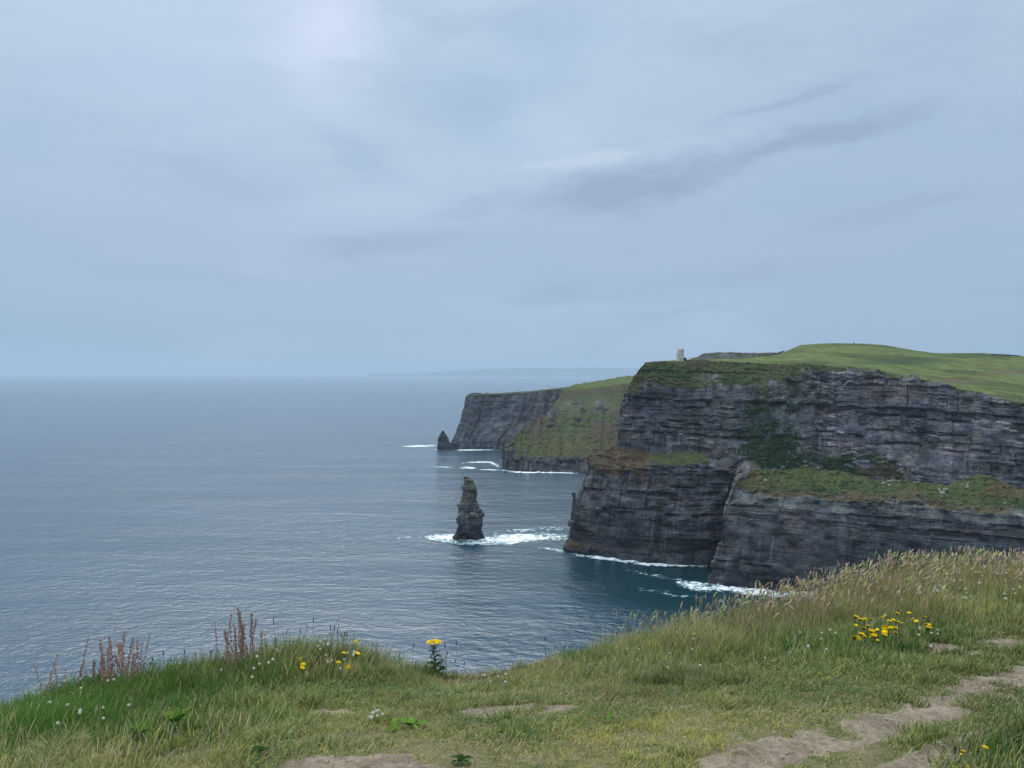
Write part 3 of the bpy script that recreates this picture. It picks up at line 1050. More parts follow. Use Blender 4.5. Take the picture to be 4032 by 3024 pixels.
# broken crown
crown = sst(zz, zz.max() - 4, zz.max()) * 2.6 * (hsh(np.floor(P[..., 0] / 2.2), np.floor(P[..., 1] / 2.2), seed=3) - 0.2)
P[..., 2] -= crown
o = close_stack('sea_stack', base, P, rc, '', 0)
tag(o, 'tall jagged rock stack standing alone in the sea ringed by white foam', 'sea stack')

LEFT = [(1744, 1697), (1739, 1702), (1735, 1712), (1728, 1722), (1725, 1732), (1724, 1748), (1722, 1772)]
RIGHT = [(1747, 1697), (1752, 1704), (1757, 1712), (1764, 1724), (1768, 1735), (1770, 1750), (1772, 1772)]
base, P, rc, z = stack('sea_stack', 1746, 1815.0, LEFT, RIGHT, 93, '', nz=90, na=110, amp=0.9, colr=dict(pale=0.0, light=-0.1, brown=0.2))
o = close_stack('sea_stack', base, P, rc * 0.8, '', 0)
tag(o, 'small dark cone-shaped rock stack at the foot of the farthest headland', 'sea stack')
# low shelf it stands on
LEFT = [(1727, 1747), (1726, 1752), (1725, 1772)]
RIGHT = [(1800, 1743), (1806, 1752), (1810, 1772)]
base, P, rc, z = stack('rock_shelf', 1765, 1808.0, LEFT, RIGHT, 95, '', nz=50, na=160, amp=0.8, colr=dict(pale=0.0, light=-0.1, brown=0.2))
o = close_stack('rock_shelf', base, P, rc * 0.8, '', 0)
tag(o, 'low black rock shelf at the tip of the farthest headland', 'rock')
# finger of rock leaning off the left edge of the main cliff
LEFT = [(2252, 1938), (2251, 1950), (2254, 1962), (2252, 1985), (2249, 2010), (2247, 2030)]
RIGHT = [(2262, 1938), (2266, 1944), (2265, 1955), (2266, 1970), (2272, 1990), (2276, 2010), (2282, 2030)]
base, P, rc, z = stack('rock_pinnacle', 2262, 776.0, LEFT, RIGHT, 97, '', nz=120, na=100, amp=0.35, colr=dict(pale=0.02, light=0.1, brown=0.5))
msk = P[:, 0, 2] > 181 - (2032 - HY) / F * 776
P, rc = P[msk], rc[msk]
o = close_stack('rock_pinnacle', base, P, rc, '', 0)
tag(o, 'thin finger of rock sticking up on the left edge of the main cliff', 'rock')

# ================================================================== foam on the water
FV, FD, FF, nfo = [], [], [], 0


def foam(up, lo, nu=160, nv=24, d=1.0, lump=0.0, seed=0, pw=1.0):
    """strip between two sea curves given as photo points"""
    global nfo
    a, b = np.array([WS(*p) for p in up]), np.array([WS(*p) for p in lo])

    def rs(c, n):
        t = np.concatenate([[0], np.cumsum(np.linalg.norm(np.diff(c, axis=0), axis=1))])
        q = np.linspace(0, t[-1], n)
        return np.stack([np.interp(q, t, c[:, k]) for k in range(3)], -1)
    a, b = rs(a, nu), rs(b, nu)
    v = np.linspace(0, 1, nv)[:, None]
    P = a[None] * (1 - v[..., None]) + b[None] * v[..., None]
    u = np.linspace(0, 1, nu)[None, :]
    dens = d * (np.sin(np.pi * v) ** 0.55) * np.clip(np.sin(np.pi * u), 0, 1) ** (0.35 * pw)
    hgt = 0.25 + 0.35 * np.clip(dens, 0, 1) * (0.5 + 0.5 * fbm(P[..., 0] / 5, P[..., 1] / 5, o=3, seed=seed))
    if lump:
        nse = np.clip(fbm(P[..., 0] / 7, P[..., 1] / 7, o=4, seed=seed + 3) + 0.05, 0, 1) ** 1.3
        hgt = hgt + lump * 3.2 * nse * np.sin(np.pi * v) ** 0.8
        dens = dens + 0.4 * nse * np.sin(np.pi * v)
    P[..., 2] = hgt
    FV.append(P.reshape(-1, 3))
    FD.append(dens.reshape(-1, 1))
    FF.append(grid_faces(nv, nu) + nfo)
    nfo += nu * nv


# round the sea stack and across to the cliff
foam([(1640, 2112), (1720, 2103), (1800, 2098), (1850, 2100)], [(1640, 2118), (1700, 2130), (1800, 2146), (1860, 2150)], d=0.92, seed=1)
foam([(1780, 2112), (1900, 2108), (2000, 2098), (2100, 2096), (2245, 2100)], [(1800, 2148), (1930, 2152), (2010, 2150), (2120, 2138), (2250, 2128)], d=0.98, seed=2, nv=34, nu=260)
foam([(1890, 2100), (2040, 2078), (2150, 2070), (2245, 2072)], [(1890, 2108), (2040, 2098), (2150, 2092), (2245, 2096)], d=0.50, seed=3)
foam([(2110, 2154), (2180, 2156), (2240, 2166)], [(2110, 2160), (2180, 2172), (2245, 2182)], d=0.72, seed=4)
# line of surf along the main cliff
foam([(2225, 2168), (2320, 2184), (2440, 2198), (2560, 2213), (2680, 2216), (2790, 2222)],
     [(2225, 2188), (2320, 2200), (2440, 2215), (2560, 2232), (2680, 2236), (2790, 2240)], d=1.0, lump=0.8, seed=5, nu=420, nv=18)
# surf at the front headland
foam([(2780, 2286), (2850, 2300), (2950, 2316), (3120, 2330), (3300, 2338), (3480, 2352), (3700, 2370)],
     [(2780, 2318), (2850, 2332), (2950, 2346), (3120, 2358), (3300, 2370), (3480, 2388), (3700, 2408)], d=1.12, lump=1.3, seed=6, nu=460, nv=26)
foam([(2640, 2275), (2700, 2282), (2780, 2288), (2830, 2300)], [(2680, 2322), (2760, 2336), (2840, 2336), (2930, 2338)], d=0.74, seed=7, nv=40)
foam([(2980, 2350), (3080, 2354), (3200, 2356)], [(2980, 2356), (3080, 2364), (3200, 2366)], d=0.5, seed=17)
foam([(2400, 2230), (2520, 2250), (2640, 2268)], [(2400, 2236), (2520, 2262), (2660, 2290)], d=0.30, seed=18, nu=120)
foam([(2500, 2310), (2640, 2330), (2800, 2346), (3000, 2366)], [(2500, 2322), (2640, 2350), (2800, 2370), (3000, 2384)], d=0.26, seed=19, nu=160)
foam([(1500, 2116), (1600, 2112), (1700, 2110)], [(1500, 2122), (1600, 2124), (1700, 2126)], d=0.3, seed=20, nu=120)
foam([(2565, 2262), (2600, 2262)], [(2565, 2268), (2602, 2266)], d=0.62, seed=8, nu=40, nv=10)
foam([(2845, 2362), (2900, 2364)], [(2845, 2368), (2902, 2370)], d=0.55, seed=9, nu=40, nv=10)
# middle headland
foam([(1965, 1846), (2040, 1855), (2100, 1857), (2200, 1858), (2290, 1862)], [(1955, 1854), (2040, 1863), (2100, 1865), (2200, 1866), (2290, 1868)], d=0.9, lump=1.1, seed=10, nu=300, nv=14)
foam([(1800, 1826), (1850, 1818), (1930, 1814), (1968, 1826)], [(1800, 1828), (1850, 1824), (1930, 1824), (1966, 1846)], d=0.85, seed=11)
foam([(1808, 1838), (1840, 1834), (1876, 1842)], [(1808, 1848), (1840, 1848), (1880, 1848)], d=0.9, seed=12)
foam([(1690, 1836), (1750, 1835), (1790, 1840)], [(1690, 1842), (1750, 1843), (1790, 1845)], d=0.62, seed=13)
foam([(1880, 1848), (1930, 1846), (1970, 1846)], [(1880, 1852), (1930, 1853), (1970, 1855)], d=0.85, seed=14)
# farthest headland
foam([(1575, 1756), (1640, 1752), (1728, 1750)], [(1575, 1760), (1640, 1762), (1728, 1761)], d=0.95, seed=15)
foam([(1700, 1768), (1770, 1768), (1870, 1768), (1972, 1767)], [(1700, 1774), (1770, 1777), (1870, 1776), (1972, 1774)], d=0.95, seed=16, nu=260)
tag(mesh_np('sea_foam', np.concatenate(FV), [np.concatenate(FF)], M_FOAM, {'dens': np.concatenate(FD)}, smooth=True),
    'white surf and foam breaking along the foot of the cliffs', 'foam', kind='stuff')
#FG_BEGIN
# ================================================================== the near clifftop
# control points of the trodden ground: photo column, row, distance
GC = [(-900, 3900, 2.2), (0, 3900, 2.1), (1000, 3900, 2.1), (2000, 3900, 2.05), (3000, 3900, 2.05), (4032, 3900, 2.05), (5000, 3900, 2.1),
      (-300, 3060, 3.9), (0, 3040, 3.8), (700, 3030, 3.5), (1400, 3020, 3.35), (2016, 3020, 3.3), (2800, 3010, 3.3), (3500, 2990, 3.35), (4032, 2960, 3.45),
      (4500, 2940, 3.5),
      (-300, 2935, 4.9), (0, 2910, 4.8), (500, 2850, 4.7), (1000, 2795, 4.7), (1500, 2800, 4.6), (2016, 2790, 4.6), (2600, 2760, 4.7), (3200, 2700, 4.9),
      (3700, 2650, 5.1), (4032, 2630, 5.3), (4600, 2600, 5.5),
      (-300, 2890, 5.6), (0, 2835, 5.6), (250, 2755, 5.8), (600, 2672, 6.0), (1000, 2622, 6.2), (1250, 2575, 6.4), (1400, 2600, 6.3), (1600, 2650, 6.3),
      (1760, 2672, 6.4), (1950, 2650, 6.5), (2100, 2612, 6.6), (2300, 2590, 6.8), (2600, 2535, 7.0), (2900, 2478, 7.3), (3200, 2405, 7.6), (3400, 2345, 7.8),
      (3600, 2300, 8.1), (3900, 2272, 8.5), (4032, 2262, 8.7), (4500, 2230, 9.2)]
gx = np.array([((x - CX) / F * D, D, -(y - HY) / F * D) for x, y, D in GC])
gx = np.concatenate([gx, [(-9, -5, -1.9), (-3, -5, -1.65), (3, -5, -1.6), (9, -5, -1.55), (-6, 0, -2.0), (0, 0, -1.62), (6, 0, -1.6), (-12, 3, -2.9), (13, 5, -1.8)]])


def _tps(d2):
    return 0.5 * d2 * np.log(d2 + 1e-9)


n_ = len(gx)
d2 = ((gx[:, None, :2] - gx[None, :, :2]) ** 2).sum(-1)
K_ = np.zeros((n_ + 3, n_ + 3))
K_[:n_, :n_] = _tps(d2) + np.eye(n_) * 0.02
K_[:n_, n_] = 1
K_[:n_, n_ + 1:] = gx[:, :2]
K_[n_:, :n_] = K_[:n_, n_:].T
WT = np.linalg.solve(K_, np.concatenate([gx[:, 2], np.zeros(3)]))
EDGE = np.array([((x - CX) / F * D, D) for x, y, D in GC[27:]])


def edge_y(X):
    X = np.asarray(X, float)
    return np.interp(X, EDGE[:, 0], EDGE[:, 1]) + 0.10 * vn(X * 1.1, seed=900) + 0.05 * vn(X * 3.7, seed=901)


def ground(X, Y):
    """height of the near turf (world z)"""
    X, Y = np.broadcast_arrays(np.asarray(X, float), np.asarray(Y, float))
    sh = X.shape
    x, y = X.ravel(), Y.ravel()
    out = np.empty(len(x))
    for i in range(0, len(x), 100000):
        a, b = x[i:i + 100000], y[i:i + 100000]
        q = _tps((a[:, None] - gx[None, :, 0]) ** 2 + (b[:, None] - gx[None, :, 1]) ** 2)
        out[i:i + 100000] = q @ WT[:n_] + WT[n_] + WT[n_ + 1] * a + WT[n_ + 2] * b
    out = out.reshape(sh)
    out = out + 0.028 * fbm(X * 1.3, Y * 1.3, o=3, seed=910) + 0.010 * fbm(X * 6, Y * 6, o=3, seed=911)
    e = np.clip(Y - edge_y(X), 0, None)
    return H + out - e * 0.9 - e ** 2 * 1.6


def ghit(px, py):
    """where the line of sight through a photo point meets the near ground"""
    D = np.linspace(2.0, 9.5, 600)
    X = (px - CX) / F * D
    zr = H - (py - HY) / F * D
    g = ground(X, D)
    k = np.argmax(zr <= g)
    if not (zr <= g).any():
        k = np.argmin(zr - g)
    return np.array([X[k], D[k], g[k]])


# ---- bare-earth map
PATH = []     # (polyline in photo points, half width in metres)
PATH.append(([(2780, 3060), (3050, 2990), (3300, 2935), (3480, 2880), (3640, 2820), (3720, 2765), (3800, 2715), (3960, 2670), (4200, 2630), (4500, 2600)], 0.175))
PATH.append(([(3500, 3060), (3650, 2990), (3760, 2920), (3900, 2880), (4150, 2840), (4500, 2800)], 0.10))
PATH.append(([(3745, 2560), (3860, 2552), (4000, 2556)], 0.25))
PATH.append(([(3850, 2690), (4032, 2668), (4300, 2650)], 0.22))
PATH.append(([(1900, 2812), (2000, 2808), (2130, 2800)], 0.17))
PATH.append(([(1230, 3012), (1400, 2995), (1520, 3010)], 0.13))
PATH.append(([(1580, 3022), (1680, 3030)], 0.05))
PATH.append(([(1270, 2806), (1310, 2806)], 0.10))
STRIP = [(3130, 3050), (3350, 2995), (3560, 2918), (3750, 2868), (3900, 2842), (4100, 2800)]
PATH_W = [(np.array([ghit(*p)[:2] if p[1] < 3040 else np.array([(p[0] - CX) / F * 3.2, 3.2]) for p in pts]), hw) for pts, hw in PATH]


STRIP_W = [ghit(*p)[:2] if p[1] < 3040 else np.array([(p[0] - CX) / F * 3.2, 3.2]) for p in STRIP]


def bare(X, Y):
    """1 on bare earth, 0 on turf"""
    m = np.zeros(np.shape(X))
    wob = 0.20 * fbm(X * 2.2, Y * 2.2, o=4, seed=920) + 0.16 * fbm(X * 8, Y * 8, o=4, seed=921, g=0.7)
    for pts, hw in PATH_W:
        d = np.full(np.shape(X), 1e9)
        for a, b in zip(pts[:-1], pts[1:]):
            ab = b - a
            t = np.clip(((X - a[0]) * ab[0] + (Y - a[1]) * ab[1]) / (ab @ ab), 0, 1)
            d = np.minimum(d, np.hypot(X - a[0] - t * ab[0], Y - a[1] - t * ab[1]))
        m = np.maximum(m, sst(0.88 * hw + wob * min(1, hw / 0.2) - d, -0.15, 0.13))
    d = np.full(np.shape(X), 1e9)
    for a, b in zip(STRIP_W[:-1], STRIP_W[1:]):
        ab = b - a
        t = np.clip(((X - a[0]) * ab[0] + (Y - a[1]) * ab[1]) / (ab @ ab), 0, 1)
        d = np.minimum(d, np.hypot(X - a[0] - t * ab[0], Y - a[1] - t * ab[1]))
    m = m * (1 - 0.9 * sst(0.075 + 0.5 * wob - d, -0.07, 0.06))
    return m * (1 - 0.8 * sst(fbm(X * 4.5, Y * 6.0, o=4, seed=922), 0.30, 0.5))


# ---- ground sheet
M_SOIL, t, out = new_mat('turf_floor')
pos = t.new('ShaderNodeNewGeometry').outputs['Position']
nn = t.noise(pos, 9.0, 5, 0.65)
principled(t, out, t.mix(t.mapr(nn, 0.3, 0.7), (0.085, 0.088, 0.036), (0.175, 0.152, 0.088)), 0.95, 0.1, bump(t, nn, 0.02, 1.0))
nu, nvv = 300, 260
Xg = np.linspace(-16, 18, nu)[None, :] + np.zeros((nvv + 6, 1))
ey = edge_y(Xg[0])
tv = np.concatenate([np.linspace(-7, 0, nvv)[:, None] * (7 + ey[None, :]) / 7 + ey[None, :]])
ext = np.stack([ey + d for d in (0.3, 0.8, 1.8, 6, 14, 30)])
Yg = np.concatenate([tv, ext])
Zg = ground(Xg, np.minimum(Yg, ey[None, :] + 1.8))
for k, z in ((nvv + 3, H - 40), (nvv + 4, 70), (nvv + 5, -2)):
    Zg[k] = z + 2 * vn(Xg[k] / 3.0, seed=k)
Pg = np.stack([Xg, Yg, Zg], -1)
tag(mesh_np('ground', Pg, [grid_faces(nvv + 6, nu)], M_SOIL, smooth=True), kind='structure')

# ---- dirt path: worn earth just above the sheet
M_DIRT, t, out = new_mat('dry_earth')
pos = t.new('ShaderNodeNewGeometry').outputs['Position']
n1 = t.noise(pos, 4.0, 5, 0.6)
n2 = t.noise(t.mapping(pos, scale=(1, 0.6, 1)), 28.0, 5, 0.7)
vo = t.new('ShaderNodeTexVoronoi')
t.l.new(pos, vo.inputs['Vector'])
vo.inputs['Scale'].default_value = 34
vo.inputs['Randomness'].default_value = 1.0
dc = t.mix(t.mapr(n1, 0.3, 0.7), (0.205, 0.162, 0.116), (0.335, 0.278, 0.208))
dc = t.mix(t.mapr(n2, 0.35, 0.72, 0, 0.75), dc, (0.100, 0.086, 0.066))
dc = t.mix(t.mapr(vo.outputs['Distance'], 0.0, 0.30, 0.55, 0.0), dc, (0.36, 0.33, 0.29))
hh = t.math('ADD', n2, t.math('MULTIPLY', vo.outputs['Distance'], -0.5))
principled(t, out, dc, 0.95, 0.1, bump(t, hh, 0.02, 1.0))
gx1 = np.arange(-2.6, 8.5, 0.022)
gy1 = np.arange(2.2, 8.2, 0.022)
Xp, Yp = np.meshgrid(gx1, gy1)
mb_ = bare(Xp, Yp)
Zp = ground(Xp, Yp) + 0.005 - 0.016 * (1 - sst(mb_, 0.0, 0.7)) + 0.006 * fbm(Xp * 12, Yp * 12, o=3, seed=930) * mb_
cell = (mb_[:-1, :-1] + mb_[1:, :-1] + mb_[:-1, 1:] + mb_[1:, 1:]) > 0.02
fq = grid_faces(*Xp.shape).reshape(Xp.shape[0] - 1, Xp.shape[1] - 1, 4)
sides = {'dirt_path': (Xp[:-1, :-1] > 0.55), 'bare_soil': (Xp[:-1, :-1] <= 0.55)}
for nm, sel in sides.items():
    q = fq[cell & sel]
    used, inv = np.unique(q, return_inverse=True)
    V = np.stack([Xp, Yp, Zp], -1).reshape(-1, 3)[used]
    tag(mesh_np(nm, V, [inv.reshape(-1, 4)], M_DIRT, smooth=True), kind='structure')

# ---- what grows where (photo points on the ground): height m, deep green, yellow, straw, density
VC = [(60, 2880, .17, .9, .0, .05), (300, 2800, .17, 1.0, .0, .05), (600, 2720, .16, 1.0, .0, .05), (900, 2650, .16, .8, .0, .15), (100, 2990, .12, .5, .1, .3), (250, 2890, .16, 1.1, .0, .03), (420, 2780, .17, 1.1, .0, .03), (700, 2780, .12, 1.0, .0, .05), (650, 2880, .11, 1.0, .0, .05), 
      (500, 2930, .13, .8, .0, .12), (900, 2850, .10, .6, .1, .2), (300, 3020, .09, .1, .3, .55), (800, 3010, .06, .2, .35, .35), (1150, 2600, .20, .6, .0, .35),
      (1280, 2600, .22, .6, .0, .35), (1450, 2640, .16, .6, .0, .35), (1620, 2670, .13, .7, .0, .25), (1200, 2730, .06, .6, .1, .12), (1500, 2740, .045, .45, .2, .15),
      (1800, 2700, .04, .35, .25, .25), (1950, 2670, .07, .0, .3, .6), (2080, 2620, .09, .1, .2, .5), (2250, 2600, .14, .9, .0, .1), (2200, 2720, .07, .3, .2, .35),
      (2450, 2570, .20, .5, .1, .4), (2650, 2550, .22, .5, .1, .4), (2700, 2650, .09, .45, .1, .25), (2900, 2500, .26, .35, .15, .5), (3100, 2480, .27, .3, .1, .6),
      (3300, 2420, .27, .1, .2, .75), (3500, 2350, .24, .1, .35, .7), (3800, 2300, .20, .2, .4, .6), (4000, 2290, .17, .2, .4, .6), (3200, 2560, .15, .8, .0, .15),
      (3450, 2570, .14, .9, .0, .1), (3700, 2500, .10, .9, .0, .1), (3900, 2420, .12, .5, .3, .25), (3600, 2440, .20, .4, .2, .5), (4000, 2500, .07, .6, .2, .25),
      (2400, 2800, .05, .4, .3, .15), (2900, 2640, .055, .6, .2, .1), (3000, 2780, .045, .4, .35, .15), (3400, 2700, .05, .5, .2, .12), (2050, 2900, .06, .75, .1, .08),
      (2300, 2950, .035, .15, .8, .12), (2700, 2860, .035, .2, .8, .12), (1500, 2860, .05, .3, .3, .3), (1300, 2940, .05, .5, .2, .2), (1750, 2970, .03, .2, .6, .3),
      (1000, 2960, .06, .5, .1, .15), (2600, 3000, .04, .5, .4, .1), (3100, 2880, .04, .3, .5, .2), (3400, 2990, .035, .4, .2, .3), (3700, 2860, .035, .5, .2, .2),
      (3950, 2780, .05, .7, .1, .2), (3950, 2990, .13, .85, .1, .1), (4100, 2930, .13, .85, .1, .1), (3750, 2610, .06, .6, .3, .1)]
VP = np.array([(*ghit(x, min(y, 3023))[:2], *r) for x, y, *r in VC])


def cover(X, Y):
    d2 = (X[:, None] - VP[None, :, 0]) ** 2 + (Y[:, None] - VP[None, :, 1]) ** 2
    wt = 1 / (d2 + 0.02) ** 1.6
    wt /= wt.sum(1, keepdims=True)
    return wt @ VP[:, 2:]


def blades(X, Y, hgt, wid, lean, col_b, col_t, name, mat, label, straight=0.0, cat='grass'):
    n = len(X)
    z = ground(X, Y)
    a = rng.uniform(0, 2 * math.pi, n)
    # the wind has combed everything a little to the right
    la = np.where(rng.random(n) < 0.45, rng.normal(0.2, 0.7, n), rng.uniform(0, 2 * math.pi, n))
    ld_ = np.stack([np.cos(la), np.sin(la)], -1)
    wd = np.stack([np.cos(a), np.sin(a)], -1) * wid[:, None] * 0.5
    B = np.stack([X, Y, z - 0.006], -1)
    V = np.empty((n, 7, 3))
    for k, (t, f) in enumerate(((0.0, 1.0), (0.40, 0.9), (0.75, 0.6))):
        c = B.copy()
        bend = lean * t ** (1.7 + straight)
        c[:, :2] += ld_ * (hgt * bend)[:, None]
        c[:, 2] += hgt * t * np.sqrt(np.clip(1 - (lean * t * 0.75) ** 2, 0.12, 1))
        V[:, 2 * k] = c
        V[:, 2 * k + 1] = c
        V[:, 2 * k, :2] -= wd * f
        V[:, 2 * k + 1, :2] += wd * f
    c = B.copy()
    c[:, :2] += ld_ * (hgt * lean)[:, None]
    c[:, 2] += hgt * np.sqrt(np.clip(1 - (lean * 0.75) ** 2, 0.12, 1))
    V[:, 6] = c
    C = np.empty((n, 7, 3))
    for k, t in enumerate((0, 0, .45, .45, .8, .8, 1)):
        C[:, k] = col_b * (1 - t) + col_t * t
    i = np.arange(n)[:, None] * 7
    q = np.concatenate([i + np.array([[0, 1, 3, 2]]), i + np.array([[2, 3, 5, 4]])])
    tr = i + np.array([[4, 5, 6]])
    return tag(mesh_np(name, V, [q, tr], mat, {'Col': C.reshape(-1, 3)}), label, cat, kind='stuff')


def leaf_mat(name, trans=0.42):
    m, t, out = new_mat(name)
    c = attr(t, 'Col').outputs['Color']
    d = t.new('ShaderNodeBsdfDiffuse')
    t.l.new(c, d.inputs[0])
    tr = t.new('ShaderNodeBsdfTranslucent')
    t.l.new(c, tr.inputs[0])
    ms = t.new('ShaderNodeMixShader')
    ms.inputs[0].default_value = trans
    t.l.new(d.outputs[0], ms.inputs[1])
    t.l.new(tr.outputs[0], ms.inputs[2])
    g = t.new('ShaderNodeBsdfGlossy')
    g.inputs['Roughness'].default_value = 0.45
    m2 = t.new('ShaderNodeMixShader')
    m2.inputs[0].default_value = 0.03
    t.l.new(ms.outputs[0], m2.inputs[1])
    t.l.new(g.outputs[0], m2.inputs[2])
    t.l.new(m2.outputs[0], out.inputs[0])
    return m


M_GRASS = leaf_mat('grass_blades')
G_DEEP = np.array([0.074, 0.150, 0.026])
G_OLIVE = np.array([0.270, 0.300, 0.096])
G_YEL = np.array([0.420, 0.390, 0.100])
G_STRAW = np.array([0.480, 0.405, 0.240])


def scatter(n, y0=2.1, margin=0.42):
    """points on the near ground inside the view and a margin round it"""
    D = np.sqrt(rng.uniform(y0 ** 2, 9.4 ** 2, n))
    X = rng.uniform(-0.72 - margin, 0.72 + margin, n) * D
    k = D < edge_y(X) + 0.28
    return X[k], D[k]


def tint(X, Y, cv, n):
    deep, yel, straw = cv[:, 1], cv[:, 2], cv[:, 3]
    p = fbm(X * 2.3, Y * 2.3, o=3, seed=940)
    p2 = fbm(X * 0.9, Y * 0.9, o=3, seed=941)
    r = rng.random((n, 3))
    c = np.where((r[:, 0] < np.clip(deep + 0.35 * p, 0.03, 1))[:, None], G_DEEP, G_OLIVE)
    c = np.where((r[:, 1] < np.clip(yel * (0.75 + 0.7 * p2), 0, 1))[:, None], G_YEL, c)
    c = np.where((r[:, 2] < np.clip(straw * 0.72 * (1 + 0.8 * p), 0, 1))[:, None], G_STRAW * rng.uniform(0.6, 1.0, (n, 1)), c)
    return c * rng.uniform(0.6, 1.4, (n, 1)) * (1.05 + 0.4 * p2 + 0.25 * p)[:, None]


# short turf everywhere except on bare earth
X, Y = scatter(1050000)
cv = cover(X, Y)
bm = bare(X, Y)
keep = rng.random(len(X)) < (1 - 0.94 * sst(bm, 0.05, 1.0) ** 0.8)
X, Y, cv, bm = X[keep], Y[keep], cv[keep], bm[keep]
clump = fbm(X * 5, Y * 5, o=3, seed=950)
hgt = np.clip(cv[:, 0], 0.02, 0.12) * rng.uniform(0.4, 1.05, len(X)) * 0.66 * (1 + 0.75 * clump + 1.2 * sst(fbm(X * 3.1, Y * 3.1, o=3, seed=952), 0.12, 0.4)) * (1 - 0.35 * bm)
c = tint(X, Y, cv, len(X))
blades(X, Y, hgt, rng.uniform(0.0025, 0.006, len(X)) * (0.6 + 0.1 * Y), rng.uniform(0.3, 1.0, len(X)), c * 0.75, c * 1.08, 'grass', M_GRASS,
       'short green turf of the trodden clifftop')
# mats of small round leaves (clover, daisy) between the blades
X, Y = scatter(205000)
cv = cover(X, Y)
pz = fbm(X * 1.7, Y * 1.7, o=3, seed=960)
keep = (rng.random(len(X)) < sst(pz, 0.0, 0.35) * 0.8) & (bare(X, Y) < 0.25) & (cv[:, 0] < 0.16)
X, Y, cv = X[keep], Y[keep], cv[keep]
n = len(X)
z = ground(X, Y) + np.clip(cv[:, 0] * 0.6, 0.018, 0.07) * rng.uniform(0.5, 1.1, n)
a = rng.uniform(0, 6.28, n)
r_ = rng.uniform(0.004, 0.0085, n)
tl = rng.normal(0, 0.35, (n, 2))
Vl, ql = np.empty((n, 7, 3)), []
Vl[:, 0] = np.stack([X, Y, z], -1)
for k in range(6):
    ang = a + k * math.pi / 3
    rr_ = r_ * (1.0 if k % 2 else 0.75)
    dx, dy = np.cos(ang) * rr_, np.sin(ang) * rr_
    Vl[:, k + 1] = np.stack([X + dx, Y + dy, z + dx * tl[:, 0] + dy * tl[:, 1] + 0.0012], -1)
i = np.arange(n)[:, None] * 7
ql = np.concatenate([i + np.array([[0, k + 1, (k + 1) % 6 + 1]]) for k in range(6)])
cl_ = np.where((rng.random(n) < 0.6)[:, None], np.array([0.075, 0.165, 0.040]), np.array([0.150, 0.215, 0.060])) * rng.uniform(0.7, 1.3, (n, 1))
tag(mesh_np('ground_leaves', Vl, [ql], M_GRASS, {'Col': np.repeat(cl_[:, None], 7, 1).reshape(-1, 3)}), 'mats of small round clover leaves in the turf', 'ground cover', kind='stuff')
# dead stems lying flat on the turf
X, Y = scatter(36000)
cv = cover(X, Y)
keep = rng.random(len(X)) < 0.25 + 0.5 * cv[:, 3]
X, Y = X[keep], Y[keep]
n = len(X)
c = G_STRAW * rng.uniform(0.6, 1.15, (n, 1))
blades(X, Y, rng.uniform(0.03, 0.10, n), rng.uniform(0.002, 0.004, n), rng.uniform(0.95, 1.25, n), c, c, 'dead_grass', M_GRASS, 'dead straw-coloured stems lying on the turf')
# long grass along the brink
X, Y = scatter(450000)
cv = cover(X, Y)
bm = bare(X, Y)
keep = (rng.random(len(X)) < sst(cv[:, 0], 0.065, 0.15) * 0.9) & (bm < 0.2)
X, Y, cv = X[keep], Y[keep], cv[keep]
clump = fbm(X * 3.2, Y * 3.2, o=3, seed=951)
hgt = cv[:, 0] * rng.uniform(0.55, 1.25, len(X)) * (1 + 0.5 * clump)
c = tint(X, Y, cv, len(X)) * 1.1
dry = np.where((rng.random(len(X)) < cv[:, 3] * 0.55)[:, None], G_STRAW * 1.1, c * 1.2)
c = np.where((rng.random(len(X)) < cv[:, 3] * 0.18)[:, None], G_STRAW * rng.uniform(.6, 1.1, (len(X), 1)), c)
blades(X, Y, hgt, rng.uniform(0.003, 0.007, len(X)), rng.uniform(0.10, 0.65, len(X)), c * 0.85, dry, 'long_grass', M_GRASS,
       'long green and straw-coloured grass along the brink of the cliff')


